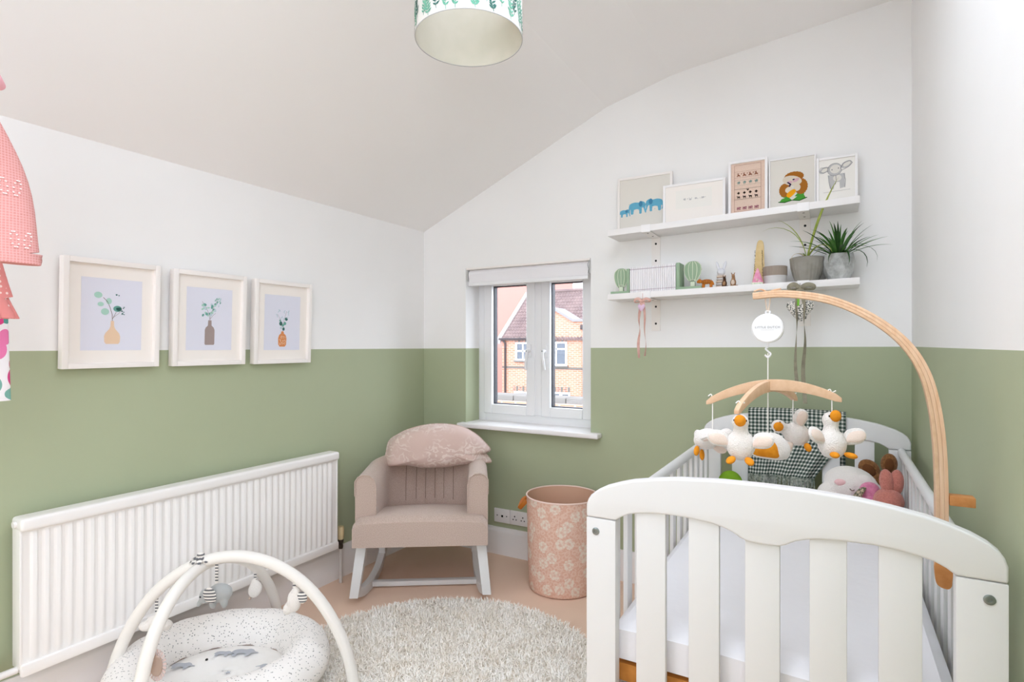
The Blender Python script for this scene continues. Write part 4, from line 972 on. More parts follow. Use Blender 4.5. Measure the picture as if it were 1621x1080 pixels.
# ---- soft toys in the cot
MZ = .574
def soft(name, label, loc): return thing(name, label, 'plush toy', (loc[0], loc[1], MZ), (0, 0, 0), 'soft toys at the far end of the cot')
w = soft('plush_sheep', 'white plush animal with pink cheeks lying in front of the gingham throw', (2.335, -.36))
G().ell((2.335, -.355, .702), (.092, .068, .068), (0, .15, 0)).ell((2.325, -.345, .634), (.100, .075, .060)).ell((2.405, -.375, .690), (.035, .040, .030)).ell((2.26, -.38, .655), (.04, .04, .05)).build('body', 'plush_white', w, remesh=.006)
G().ell((2.300, -.416, .718), (.019, .006, .013), (.2, 0, 0)).build('cheek', 'plush_rose', w)
G().tube(catmull([(2.331, -.424, .700), (2.338, -.426, .694), (2.346, -.427, .698)], 4), .0018, 5).build('eye', 'seam', w)
G().puff(cat2([(0, 0), (.03, .02), (.07, .01), (.085, -.025), (.06, -.05), (.02, -.04)], 4), .014, M=T(2.355, -.40, .745) @ RYm(.5)).build('ear', 'plush_white', w)
p = soft('plush_pink', 'small bright pink plush with a patterned ribbon between white and coral toys', (2.375, -.47))
G().ell((2.392, -.455, .705), (.034, .030, .034)).ell((2.372, -.462, .632), (.042, .036, .056)).ell((2.402, -.475, .672), (.022, .02, .024)).build('body', 'plush_pink', p, remesh=.005)
G().puff(cat2([(-.038, -.052), (-.030, -.012), (-.004, .028), (.018, .034), (.004, -.002), (-.014, -.05)], 4), .012, M=T(2.362, -.490, .690)).build('ribbon', 'floral_ribbon', p)
b = soft('plush_brown_rabbit', 'brown plush rabbit with big round ears behind the coral rabbit', (2.435, -.262))
G().ell((2.432, -.262, .700), (.050, .044, .048)).ell((2.430, -.262, .630), (.052, .048, .058)).build('body', 'plush_brown', b, remesh=.005)
for (x, z, ry, rx_) in ((2.398, .752, -.75, .036), (2.462, .778, .05, .030)):
    e = G().ell((x, -.277, z), (rx_*.92, .014, .040), (0, ry, 0)).build('ear', 'plush_brown', b)
    G().ell((x, -.2895, z-.002), (rx_*.5, .006, .026), (0, ry, 0)).build('ear_lining', 'plush_brown_in', e)
c = soft('plush_coral_rabbit', 'coral pink terry plush rabbit leaning on the right cot side', (2.447, -.50))
G().ell((2.445, -.500, .688), (.047, .045, .045)).ell((2.447, -.495, .622), (.040, .038, .050)).build('body', 'plush_coral', c, remesh=.004)
for (x, ry) in ((2.440, -.12), (2.468, .06)): G().ell((x, -.497+.008*(x > 2.45), .752), (.0225, .020, .046), (0, ry, 0)).build('ear', 'plush_coral', c)
for x in (2.425, 2.448): G().ell((x, -.541, .683), (.0035, .003, .005), seg=8, rings=6).build('eye', 'black', c)
G().ell((2.434, -.545, .672), (.005, .004, .004), seg=8, rings=6).build('nose', 'plush_brown_in', c)
l = soft('plush_ball', 'lime green round plush behind the left slats of the far cot end', (1.893, -.275))
G().ell((1.893, -.275, .632), (.052, .046, .058)).ell((1.893, -.29, .60), (.06, .03, .02)).build('body', 'plush_lime', l, remesh=.005)
G().tube(catmull([(1.845, -.29, .62), (1.87, -.325, .625), (1.893, -.332, .626), (1.916, -.325, .625), (1.941, -.29, .62)], 4), .003, 6).build('band', 'leaf_bright', l)

# ================================================================ CRIB MOBILE
MY = -1.350
ma = thing('mobile_holder', 'tall curved beech wood mobile holder clamped to the right cot side', 'mobile holder', (2.478, MY, .72))
cen = catmull([(2.108, MY, 1.350), (2.175, MY, 1.3525), (2.255, MY, 1.339), (2.318, MY, 1.313), (2.376, MY, 1.273), (2.420, MY, 1.226), (2.449, MY, 1.170), (2.465, MY, 1.105), (2.474, MY, 1.030), (2.478, MY, .94), (2.4785, MY, .84), (2.4785, MY, .745)], 6)
for (f0, f1, m_) in ((-1.0, -.36, 'beech_plain'), (-.34, .34, 'beech'), (.36, 1.0, 'beech')):      # three glued layers of bent beech
    vs = []; fs = []
    for i, p_ in enumerate(cen):
        a = cen[max(0, i-1)]; b_ = cen[min(len(cen)-1, i+1)]; d = (b_-a).normalized(); n = Vector((-d.z, 0, d.x)); hw = .0076+.0036*min(1, i/len(cen)*1.4)
        for (s_, y) in ((f1, MY-.0135), (f1, MY+.0135), (f0, MY+.0135), (f0, MY-.0135)): q = p_+n*hw*s_; vs.append((q.x, y, q.z))
    for i in range(len(cen)-1):
        for k in range(4): fs.append((i*4+k, i*4+(k+1) % 4, i*4+4+(k+1) % 4, i*4+4+k))
    fs += [(3, 2, 1, 0), tuple(range(len(vs)-4, len(vs)))]
    G().add(vs, fs).build('bent_strip', m_, ma, bevel=.0006)
G().box((2.4905, MY-.016, .893), (2.534, MY+.016, .913)).build('clamp_screw', 'beech_orange', ma, bevel=.002)
G().prism(cat2([(2.466, .772), (2.466, .735), (2.472, .722), (2.486, .718), (2.493, .724), (2.4945, .735), (2.4945, .772)], 3), MY-.022, MY-.0137).build('clamp_block', 'beech_orange', ma, bevel=.002)
g = G().tube(catmull([(2.112, MY-.014, 1.361), (2.125, MY, 1.366), (2.140, MY+.014, 1.360), (2.155, MY, 1.363), (2.170, MY-.012, 1.364)], 6), .002, 6); g.build('tied_cord', 'beech_plain', ma)
mb = thing('music_box', 'round white music box with printed lettering hanging from the mobile arm', 'music box', (2.141, MY, 1.235))
G().lathe([(0, -.014), (.0325, -.014), (.0355, -.011), (.0355, .011), (.0325, .014), (0, .014)], seg=48, M=T(2.141, MY, 1.2705) @ RX(PI/2)).build('case', 'upvc', mb)
G().tube([(2.141+.0045*math.cos(2*PI*k/20), MY, 1.309+.0045*math.sin(2*PI*k/20)) for k in range(20)], .0022, 8, closed=True).build('ring', 'upvc', mb)
for dx in (-.004, .004): G().tube(catmull([(2.141+dx*1.4, MY-.002, 1.345), (2.141+dx, MY-.004, 1.330), (2.141+dx*.3, MY, 1.311)]), .0017, 6).build('cord', 'ring_beige', mb)
tc = bpy.data.curves.new('lettering', 'FONT'); tc.body = 'LITTLE DUTCH'; tc.size = .0068; tc.align_x = 'CENTER'; tc.space_character = 1.25; tc.extrude = .0001
to = bpy.data.objects.new('tmp_text', tc); COL.objects.link(to)
me = bpy.data.meshes.new_from_object(to.evaluated_get(bpy.context.evaluated_depsgraph_get())); bpy.data.objects.remove(to)
le = bpy.data.objects.new('lettering', me); COL.objects.link(le); me.materials.append(MATS['ink_greydark']); le.parent = mb
le.location = Vector((2.141, MY-.0145, 1.2705))-mb.location; le.rotation_euler = (PI/2, 0, 0)
G().box((2.127, MY-.0147, 1.2662), (2.155, MY-.0140, 1.2666)).build('underline', 'ink_grey', mb)
# hanger: hook, two crossed curved arms and five cords
HC = Vector((2.141, MY, 1.128))
hg = thing('mobile_hanger', 'crossed beech wood hanger of the mobile with white cords', 'mobile', (HC.x, HC.y, 1.0))
G().tube(catmull([(2.141, MY, 1.234), (2.141, MY, 1.226), (2.136, MY, 1.221), (2.141, MY, 1.215), (2.147, MY, 1.208), (2.141, MY, 1.200), (2.134, MY, 1.206)]), .0022, 8).build('hook', 'upvc', hg)
def hang_arm(a, b, sag, name):
    a, b = Vector(a), Vector(b); pts = []; n = 24; d = (b-a); d.z = 0; d.normalize(); side = Vector((-d.y, d.x, 0))*.006
    vs = []; fs = []
    for k in range(n+1):
        s = k/n; p = a.lerp(b, s); p.z += sag*(1-(2*s-1)**2); w = .0085+.005*(1-(2*s-1)**2)
        if k in (0, n): w *= .55
        up = Vector((0, 0, w))
        vs += [p-side-up, p+side-up, p+side+up, p-side+up]
    for i in range(n):
        for k in range(4): fs.append((i*4+k, i*4+(k+1) % 4, i*4+4+(k+1) % 4, i*4+4+k))
    fs += [(3, 2, 1, 0), tuple(range(len(vs)-4, len(vs)))]
    return G().add(vs, fs).build(name, 'beech_plain', hg, bevel=.002)
LE, RE, NE, FE = (1.998, MY-.004, 1.083), (2.296, MY+.006, 1.103), (2.090, MY-.150, 1.079), (2.193, MY+.150, 1.088)
hang_arm(LE, RE, .040, 'hanger_arm'); hang_arm(NE, FE, .046, 'hanger_arm')
SPOTS = {'a': ((2.013, MY-.004), 1.088, 1.022), 'b': ((2.097, MY-.132), 1.086, 1.062), 'c': ((2.141, MY), 1.20, 1.000), 'd': ((2.188, MY+.132), 1.092, 1.026), 'e': ((2.276, MY+.004), 1.110, 1.058)}
for k, ((x, y), z1, z0) in SPOTS.items():
    c_ = G().tube([(x, y, z0-.006), (x, y, z1+.010)], .0014, 6).build('cord', 'cord_white', hg)
    if k != 'c': G().tube(catmull([(x-.010, y-.004, z1+.012), (x-.004, y, z1+.017), (x, y, z1+.010), (x+.008, y+.003, z1+.014)], 4), .0014, 6).build('knot', 'cord_white', c_)
# plush geese (local: facing -y)
def make_goose(name, label):
    t = thing(name, label, 'plush toy', (0, 0, 0), (0, 0, 0), 'plush geese on the mobile')
    G().ell((0, 0, 0), (.0315, .028, .035)).ell((0, -.004, .028), (.017, .016, .024)).ell((0, -.008, .052), (.0185, .0185, .019)).ell((0, .016, -.018), (.014, .018, .012)).build('body', 'plush_white', t, world=False, remesh=.003)
    G().ell((0, -.0265, .058), (.0125, .0095, .0135), (.25, 0, 0)).build('beak', 'plush_orange', t, world=False)
    for s in (-1, 1):
        wing = cat2([(.0, -.012), (.016, -.016), (.040, -.012), (.052, .002), (.048, .018), (.030, .022), (.010, .014)], 4)
        w_ = G().puff([(s*a, b) for a, b in wing], .008, M=T(s*.020, -.006, .012) @ RZ(-s*.35)).build('wing', 'plush_white', t, world=False)
        G().puff([(s*(a*.82+.005), b*.72) for a, b in wing], .0045, M=T(s*.020, -.0115, .012) @ RZ(-s*.35)).build('wing_lining', 'plush_cream_in', w_, world=False)
        G().ell((s*.019, -.030, -.030), (.0095, .015, .0065), (.35, 0, s*.35)).build('foot', 'plush_orange', t, world=False)
        G().ell((s*.0125, -.0225, .058), (.0018, .0014, .0026), seg=8, rings=6).build('eye', 'black', t, world=False)
    return t
GL = [('white plush goose in the middle front of the mobile, facing out with orange beak', (2.097, MY-.135, 1.004), (0, 0, .1), 1.0),
      ('white plush goose turned away at the left of the mobile showing two orange feet', (1.998, MY+.000, .990), (.75, 1.25, -.25), .95),
      ('white plush goose flying sideways in front of the gingham throw', (2.196, MY+.132, 1.000), (.1, -1.15, .25), .95),
      ('white plush goose with spread wings at the right end of the mobile', (2.276, MY+.004, 1.002), (-.30, 0.05, .62), 1.02)]
g0 = make_goose('plush_goose', GL[0][0])
GL[1] = GL[1][:2]+(tuple((RYm(1.15) @ RZ(1.1)).to_euler()),)+GL[1][3:]
for i, (lb, lc, rt, sc) in enumerate(GL):
    t = g0 if i == 0 else copy_tree(g0)
    t.location = lc; t.rotation_euler = rt; t.scale = (sc,)*3; t['label'] = lb
fp = thing('plush_pendant', 'half round white plush with orange felt face at the centre of the mobile', 'plush toy', (2.146, MY, .952))
G().puff(cat2([(-.045, -.018), (-.040, .018), (-.010, .038), (.016, .036), (.036, .016), (.040, -.006), (.030, -.022), (0, -.026)], 4), .017, M=T(2.150, MY, .978)).build('body', 'plush_white', fp)
G().puff(cat2([(-.036, -.012), (-.034, .012), (-.008, .028), (.008, .026), (.020, .010), (.020, -.014), (0, -.017)], 4), .008, M=T(2.146, MY-.0135, .976)).build('felt_face', 'plush_orange', fp)

# ================================================================ SHELVES ON THE BACK WALL
def up_z(x): return 1.802+(x-1.30)*.031      # top of the upper shelf
def lo_z(x): return 1.484+(x-1.30)*.0195     # top of the lower shelf
def shelf(name, label, top, th):
    t = thing(name, label, 'shelf', (1.835, -.09, top(1.835)-th))
    a, b = 1.302, 2.371
    G().prism([(a, top(a)-th), (b, top(b)-th), (b, top(b)), (a, top(a))], -.18, -.001).build('board', 'gloss_white', t, bevel=.0015)
    for xc in (1.4955, 2.168):
        zt = top(xc)-th-.001
        br = G().box((xc-.0225, -.004, zt-.155), (xc+.0225, 0, zt)).build('bracket', 'frame_cream', t, bevel=.001)
        G().box((xc-.0225, -.183, zt-.003), (xc+.0225, -.002, zt)).build('bracket_arm', 'frame_cream', br, bevel=.001)
        G().box((xc-.0225, -.184, zt-.003), (xc+.0225, -.181, zt+th+.003)).build('bracket_lip', 'frame_white', br, bevel=.001)
        for dz in (.032, .118): G().lathe([(0, 0), (.0055, 0), (.0055, .0008), (0, .0008)], seg=14, M=T(xc, -.0038, zt-dz) @ RX(PI/2)).build('screw', 'black', br)
        for dy in (.06, .145): G().lathe([(0, 0), (.0045, 0), (.0045, .0008), (0, .0008)], (xc, -dy, zt-.0037), 12).build('screw', 'black', br)
    return t
shelf('display_shelf', 'upper white wall shelf holding five framed pictures', up_z, .030)
shelf('display_shelf', 'lower white wall shelf holding books, toys and plant pots', lo_z, .029)

def leaning(name, label, x0, x1, ztop, y, lean, fm, bar=.013, dep=.014, **kw):
    xc = (x0+x1)/2; zb = up_z(x0)+.0015 if up_z(x0) > up_z(x1) else up_z(x1)+.0015
    t = thing(name, label, 'picture', (xc, y, zb), (math.radians(-lean), 0, 0), 'pictures leaning on the upper shelf')
    W, H = x1-x0, (ztop-zb)/math.cos(math.radians(lean)); s, yb = frame_parts(t, W, H, bar, dep, fm, **kw)
    return s, yb, W, H
def elephant(cx, cz, s, f=1):
    return cat2([(cx+f*a*s, cz+b*s) for a, b in [(-1.0, .25), (-.85, .62), (-.3, .78), (.25, .72), (.55, .85), (.95, .70), (1.1, .35), (1.05, -.1), (1.18, -.5), (1.05, -.62), (.92, -.3), (.8, .05), (.62, .05), (.6, -.62), (.3, -.62), (.28, -.12), (-.35, -.12), (-.42, -.62), (-.75, -.62), (-.78, -.05), (-1.0, -.1)]], 2)
# 1: blue elephants
s, yb, W, H = leaning('picture_frame', 'cream framed picture of blue elephants, leftmost on the upper shelf', 1.302, 1.585, 2.096, -.020, 0.6, 'frame_cream', bar=.012, shm='paper_grey')
dec(s, yb, 'elephant_print', [elephant(-.040, .118, .042, 1), elephant(.052, .124, .042, -1), elephant(.120, .118, .028, -1), elephant(-.104, .098, .026, 1)], 'ink_blue')
dec(s, yb-.0004, 'ear_speck_print', [ov(-.020, .140, .010, .015), ov(.032, .146, .010, .015), ov(-.094, .110, .007, .008), ov(.108, .130, .006, .008)]+[ov(random.uniform(-.1, .1), random.uniform(.105, .15), .002, .001) for _ in range(26)], 'ink_bluedark')  # dark blue ears and specks drawn on the printed elephants
# 2: pale landscape picture standing in front
s, yb, W, H = leaning('picture_frame', 'low wide white framed picture with a faint small print', 1.546, 1.838, 2.019, -.046, 0.6, 'frame_white', bar=.011, dep=.016, mount=(-.085, .085, .075, .165), shm='paper_white')
random.seed(6); dec(s, yb, 'faint_print', [ov(-.045+.03*k+random.uniform(-.004, .004), .118+random.uniform(-.003, .003), .006, .004) for k in range(4)]+[ov(random.uniform(-.05, .06), random.uniform(.112, .126), .0022, .0016) for _ in range(14)], 'ink_grey')
# 3: cross-stitch sampler
s, yb, W, H = leaning('picture_frame', 'tall narrow pink cross-stitch sampler in a white frame', 1.848, 2.018, 2.092, -.026, 0.6, 'frame_white', bar=.012, dep=.018, shm='linen_pink')
BM = {'deer': ['1.1..', '.11..', '.1...', '.111.', '11111', '1...1'], 'ele': ['..11.', '11111', '.1111', '.1.1.', '.1.1.'], 'fish': ['..1..', '.111.', '11111', '.111.', '..1..'], 'horse': ['1....', '11111', '.1111', '.1..1', '.1..1'], 'word': ['1.111', '111.1', '1.11.', '1.1.1'], 'heart': ['1.1', '111', '.1.'], 'dot': ['.1.', '111', '.1.']}
def pix(bm, x0, z0, px): return [[(x0+i*px, z0-j*px), (x0+(i+1)*px, z0-j*px), (x0+(i+1)*px, z0-(j+1)*px), (x0+i*px, z0-(j+1)*px)] for j, row in enumerate(bm) for i, c in enumerate(row) if c == '1']
HX = W/2-.028
def dashes(z, n=22, h=.0016): return [[(-HX+2*HX*k/n, z), (-HX+2*HX*(k+.6)/n, z), (-HX+2*HX*(k+.6)/n, z+h), (-HX+2*HX*k/n, z+h)] for k in range(n)]
def row(b, z, px, n=4): return [q for k in range(n) for q in pix(BM[b], -HX+.010+k*(2*HX-.012)/n, z, px)]
zt = H-.022; zbm = .028
brown = row('deer', zt-.035, .0028)+[q for k in range(3) for q in pix(BM['dot'], -HX+.027+k*(2*HX-.012)/4, zt-.037, .0018)]+dashes(zt-.030, 30, .001)+dashes(zt-.058, 30, .001)
brown += dashes(zt, 24)+dashes(zbm, 24)+[[(sx*HX-.0008, zbm+(zt-zbm)*k/34), (sx*HX+.0008, zbm+(zt-zbm)*k/34), (sx*HX+.0008, zbm+(zt-zbm)*(k+.6)/34), (sx*HX-.0008, zbm+(zt-zbm)*(k+.6)/34)] for sx in (-1, 1) for k in range(34)]
dec(s, yb, 'stitched_border', brown, 'st_brown')
dec(s, yb, 'stitched_elephants', row('ele', zt-.074, .0028)+dashes(zt-.070, 30, .001)+dashes(zt-.094, 30, .001), 'st_teal')
dec(s, yb, 'stitched_animals', row('fish', zt-.122, .0027)+row('horse', zt-.142, .0027)+dashes(zt-.112)+dashes(zt-.160)+pix(BM['heart'], -.004, zt-.113, .003), 'st_black')
dec(s, yb, 'stitched_birds', row('word', zbm+.022, .0034), 'st_purple')
# 4: hedgehog embroidery
s, yb, W, H = leaning('picture_frame', 'square framed hedgehog embroidery on beige cloth', 2.022, 2.212, 2.075, -.020, 0.6, 'frame_white', bar=.006, dep=.016, shm='paper_grey')
def spiky(cx, cz, rx, rz, n=36, a0=0, a1=2*PI): return [(cx+rx*(1+.06*(k % 2))*math.cos(a0+(a1-a0)*k/n), cz+rz*(1+.06*(k % 2))*math.sin(a0+(a1-a0)*k/n)) for k in range(n+1)]
dec(s, yb, 'leaves_stitch', [[(-.052, .046), (-.042, .060), (-.015, .066), (.0, .050), (-.02, .044)], [(.0, .050), (.02, .064), (.045, .074), (.055, .054), (.03, .046)], [(-.045, .072), (-.02, .09), (0, .072), (-.02, .058)], [(.01, .066), (.03, .088), (.05, .08), (.045, .06)]], 'hog_green')
dec(s, yb-.0002, 'leaf_shadow_stitch', stroke([(-.056, .047), (-.03, .043), (0, .050), (.03, .045), (.06, .056)], .004), 'hog_dkgreen')
dec(s, yb-.0003, 'spines_stitch', [spiky(-.028, .098, .024, .030), spiky(.036, .108, .026, .034), spiky(.008, .155, .038, .022)], 'hog_brown')
dec(s, yb-.0006, 'face_stitch', [ov(.000, .138, .040, .022, -.25), ov(-.012, .098, .016, .014, .4), ov(.020, .104, .014, .016, -.3)], 'hog_cream')
dec(s, yb-.0009, 'cheek_stitch', [ov(.016, .138, .014, .007, .5), ov(-.008, .132, .010, .006)], 'hog_pink')
dec(s, yb-.0011, 'bow_stitch', [[(-.022, .132), (-.016, .134), (-.002, .122), (-.010, .110), (-.014, .112), (-.010, .121)], ov(.006, .142, .005, .003, .3)], 'hog_navy')
dec(s, yb-.0011, 'carrot_stitch', [cat2([(-.022, .070), (-.018, .084), (-.002, .096), (.010, .098), (.016, .088), (.006, .074), (-.010, .062)], 3)], 'hog_yellow')
# 5: elephant sketch, in front at the right end
s, yb, W, H = leaning('picture_frame', 'white framed grey pencil sketch of a baby elephant, rightmost on the upper shelf', 2.214, 2.368, 2.042, -.046, 0.6, 'frame_white', bar=.010, dep=.018, shm='paper_white')
dec(s, yb, 'sketch_shade', [ov(-.008, .150, .026, .026, .2), ov(-.048, .152, .020, .012, .5), ov(.036, .166, .022, .014, .5), [(-.034, .128), (-.026, .070), (-.012, .066), (-.008, .095), (.010, .095), (.012, .066), (.030, .070), (.030, .130)]], 'ink_grey')
dec(s, yb-.0004, 'sketch_light', [ov(-.006, .152, .020, .019, .2), ov(.037, .167, .015, .008, .5), ov(-.046, .152, .013, .007, .5), ov(.002, .112, .016, .014)], 'paper_grey')
dec(s, yb-.0006, 'sketch_line', stroke(ov(-.008, .150, .027, .027, .2, 20), .0014)+stroke([(.012, .150), (.024, .172), (.048, .180), (.058, .170), (.042, .154), (.018, .142)], .0016)+stroke([(-.032, .146), (-.05, .140), (-.068, .150), (-.060, .164), (-.03, .160)], .0016)+stroke([(-.030, .126), (-.030, .1), (-.022, .066)], .0014)+stroke([(.026, .128), (.032, .1), (.030, .068)], .0014)+stroke([(-.004, .124), (-.002, .10), (-.006, .084)], .0016)+stroke([(-.05, .054), (.05, .058)], .0008), 'ink_greydark')
dec(s, yb-.0008, 'sketch_eyes', [ov(-.018, .150, .002, .003), ov(.006, .154, .002, .003)], 'ink_greydark')

# ---- lower shelf
# balloon bookends
def balloon(t, xc, y, zb, H, R):
    prof = mirror([(-.011, zb+.0), (-.011, zb+.026), (-.009, zb+.030), (-.016, zb+H-.095), (-R*.82, zb+H-.070), (-R, zb+H-.040), (-R*.92, zb+H-.020), (-R*.6, zb+H-.004), (-.008, zb+H)])
    bal = [(xc+a, b) for a, b in prof]
    o = G().prism(bal, y, y+.010).build('balloon', 'sage_toy', t, bevel=.0015)
    m = G()
    for k in (-1, -.5, 0, .5, 1):
        pts = [(xc+k*a, y-.0012, b) for a, b in ((.010, zb+.036), (.017, zb+H-.093), (R*.84, zb+H-.068), (R*.98, zb+H-.040), (R*.86, zb+H-.017), (R*.45, zb+H-.003))]
        m.tube(catmull(pts, 4), .0016, 5)
    m.build('balloon_ribs', 'sage_pale', o)
    G().box((xc-.010, y-.002, zb+.001), (xc+.010, y, zb+.024)).build('basket', 'sage_pale', o, bevel=.001)
    G().box((xc-.009, y-.0005, zb+.028), (xc+.007, y+.0104, zb+.033)).build('cutout', 'dark_seal', o)
z = lo_z(1.404)
t = thing('bookend', 'sage green hot air balloon bookend at the left end of the lower shelf', 'bookend', (1.355, -.10, z), group='balloon bookends')
G().box((1.309, -.155, z), (1.404, -.055, z+.012)).build('foot', 'sage_toy', t, bevel=.001); G().box((1.390, -.150, z+.012), (1.404, -.055, z+.122)).build('upright', 'sage_toy', t, bevel=.001)
balloon(t, 1.352, -.120, z+.012, .118, .036)
z = lo_z(1.748)
t = thing('bookend', 'sage green hot air balloon bookend right of the white books', 'bookend', (1.68, -.10, z), group='balloon bookends')
G().box((1.632, -.155, z), (1.748, -.055, z+.012)).build('foot', 'sage_toy', t, bevel=.001); G().box((1.632, -.150, z+.012), (1.648, -.055, z+.128)).build('upright', 'sage_toy', t, bevel=.001)
balloon(t, 1.702, -.120, z+.012, .122, .040)
bk0 = None; nb_ = 25; pw = (1.630-1.406)/nb_
for k in range(nb_):
    x = 1.406+pw*k; z = lo_z(x+pw)+.0006
    if bk0 is None:
        bk0 = thing('book', 'thin white picture book in the row between the balloon bookends', 'book', (x, -.150, z), group='white books between the bookends')
        G().box((.0009, .0005, 0), (pw-.0009, .095, .126)).build('cover', 'book_white', bk0, world=False, bevel=.001)
        G().box((.0012, -.0001, .113), (pw-.0012, .001, .117)).build('spine_band', 'book_band', bk0, world=False); G().box((.0012, -.0001, .012), (pw-.0012, .001, .015)).build('spine_band', 'book_band', bk0, world=False)
    else:
        b = copy_tree(bk0); b.location = (x, -.150, z)
# animal figures
z = lo_z(1.80)
t = thing('tiger_figurine', 'small orange tiger figurine on the lower shelf', 'figurine', (1.766, -.14, z), group='small animals on the lower shelf')
g = G().ell((1.768, -.14, z+.030), (.026, .010, .012)).ell((1.738, -.14, z+.034), (.010, .009, .010)).ell((1.730, -.14, z+.031), (.006, .006, .006))
for dx in (-.017, -.011, .017, .023): g.ell((1.768+dx, -.14+(.005 if int(dx*1000) % 2 else -.005), z+.0125), (.0045, .0045, .0135))
g.ell((1.797, -.14, z+.024), (.004, .004, .014), (0, -.4, 0)); g.build('body', 'orange_toy', t, remesh=.002)
g = G()
for k in range(6): g.tube([(1.750+.008*k, -.1505, z+.022), (1.750+.008*k, -.1515, z+.032), (1.751+.008*k, -.147, z+.040)], .0009, 4)
g.build('stripes', 'toy_brown', t)
z = lo_z(1.85)
t = thing('stacking_bunny', 'stacking ring toy topped with a translucent bunny head', 'toy', (1.825, -.09, z), group='small animals on the lower shelf')
for k, (r, m_) in enumerate(((.025, 'ring_beige'), (.024, 'ring_grey'), (.023, 'ring_beige'), (.022, 'ring_grey'), (.021, 'ring_beige'))): G().lathe([(0, .0005), (r-.004, .0005), (r, .004), (r, .008), (r-.004, .0115), (0, .0115)], (1.825, -.09, z+.012*k), 24).build('ring', m_, t)
g = G().ell((1.825, -.09, z+.076), (.019, .017, .018))
for sx in (-1, 1): g.ell((1.825+sx*.016, -.09, z+.106), (.007, .006, .022), (0, sx*.25, 0))
g.build('bunny_head', 'bunny_glass', t, remesh=.002)
def kanga(t, x, y, z, h, m1, m2, ears):
    k = h/.06; g = G().ell((x, y, z+.018*k), (.013*k, .012*k, .0185*k)).ell((x+.001, y-.002, z+.036*k), (.008*k, .008*k, .012*k)).ell((x+.001, y-.006, z+.047*k), (.0075*k, .009*k, .008*k)).ell((x-.006*k, y-.010, z+.005*k), (.005*k, .011*k, .005*k)).ell((x+.007*k, y-.010, z+.005*k), (.005*k, .011*k, .005*k)).ell((x+.012*k, y+.008, z+.004*k), (.010*k, .007*k, .004*k))
    for s in (-1, 1): g.ell((x+s*.005*k, y-.004, z+.056*k), (.0025*k, .002*k, ears*k), (0, s*.35, 0))
    g.build('body', m1, t, remesh=.0016); G().ell((x, y-.011*k, z+.018*k), (.008*k, .004*k, .012*k)).build('belly', m2, t)
z = lo_z(1.86); t = thing('animal_figurine', 'small dark brown upright animal figurine on the lower shelf', 'figurine', (1.846, -.135, z), group='small animals on the lower shelf'); kanga(t, 1.846, -.135, z+.0005, .052, 'toy_brown', 'toy_tan', .008)
z = lo_z(1.90); t = thing('animal_figurine', 'tan kangaroo figurine with tall ears beside the dark brown one', 'figurine', (1.884, -.135, z), group='small animals on the lower shelf'); kanga(t, 1.884, -.135, z+.0005, .060, 'toy_tan', 'ring_beige', .010)
# tall lettered wooden stick and pink figure
z = lo_z(2.0)
t = thing('wooden_stick', 'tall pale wooden stick with small black marks on the lower shelf', 'ornament', (1.985, -.085, z))
G().prism(cat2([(1.962, z+.0008), (1.966, z+.07), (1.972, z+.14), (1.977, z+.185), (1.984, z+.203), (1.993, z+.206), (2.002, z+.200), (2.007, z+.182), (2.008, z+.14), (2.010, z+.07), (2.012, z+.0008)], 4), -.092, -.082).build('blade', 'wood_pale', t, bevel=.001)
random.seed(14); g = G()
for k in range(26):
    zz = z+.04+.122*k/26
    for sx in (-1, 1):
        if random.random() < .8: xx = 1.988+sx*(.016-.045*(zz-z-.1)*.5)+random.uniform(-.0015, .0015)-.002; g.box((xx-.0018, -.0932, zz), (xx+.0018, -.092, zz+random.uniform(.0014, .003)))
g.build('black_marks', 'st_black', t)
t = thing('pink_gnome', 'small pink pointed figure at the foot of the wooden stick', 'figurine', (1.985, -.135, z))
G().lathe([(0, 0.0005), (.022, .0005), (.023, .012), (.020, .022), (.014, .042), (.008, .06), (.002, .074), (0, .075)], (1.986, -.135, z), 20, M=None).build('hat', 'pink_gnome', t)
G().ell((1.986, -.157, z+.020), (.006, .006, .006)).build('nose', 'plush_rose', t)
g = G()
for k in range(10): g.ell((1.966+.0045*k, -.158+.003*(k % 2), z+.0055), (.004, .004, .005), seg=8, rings=5)
g.build('flower_trim', 'sage_pale', t)
# pots
z = lo_z(2.10)
t = thing('two_tone_pot', 'small round pot, ribbed taupe above and pale grey below', 'pot', (2.053, -.09, z))
G().lathe([(0, .0005), (.044, .0005), (.048, .004), (.0485, .038), (0, .038)], (2.053, -.09, z), 40).build('base', 'pot_pale', t)
G().lathe([(0, .038), (.0487, .038), (.049, .078), (.046, .080), (.043, .078), (.042, .05), (0, .05)], (2.053, -.09, z), 120, ripple=lambda a, zz: 1+.012*math.cos(a*40)).build('ribbed_band', 'pot_taupe', t)
def leaf(base, az, L, rise, droop, w, m, t, n=9, roll=0):
    vs = []; fs = []; d = Vector((math.cos(az), math.sin(az), 0)); s = Vector((-d.y, d.x, 0))
    p = Vector(base); el = rise
    for k in range(n+1):
        q = k/n; ww = w*(.55+.9*q if q < .4 else .91*(1-((q-.4)/.6)**1.6)+.02)
        dirv = d*math.cos(el)+Vector((0, 0, 1))*math.sin(el); up = Vector((0, 0, 1))*math.cos(el)-d*math.sin(el)
        vs += [p-s*ww+up*ww*.45, p, p+s*ww+up*ww*.45]; p = p+dirv*(L/n); el -= droop/n*(.5+q)
    for k in range(n):
        for j in (0, 1): fs.append((k*3+j, k*3+j+1, k*3+3+j+1, k*3+3+j))
    return G().add(vs, fs).build('leaf', m, t, fix=False)
z = lo_z(2.24); px, py = 2.178, -.092
t = thing('spider_plant', 'grey fluted plant pot with a sparse arching yellow-green spider plant', 'plant', (px, py, z), group='plants on the lower shelf')
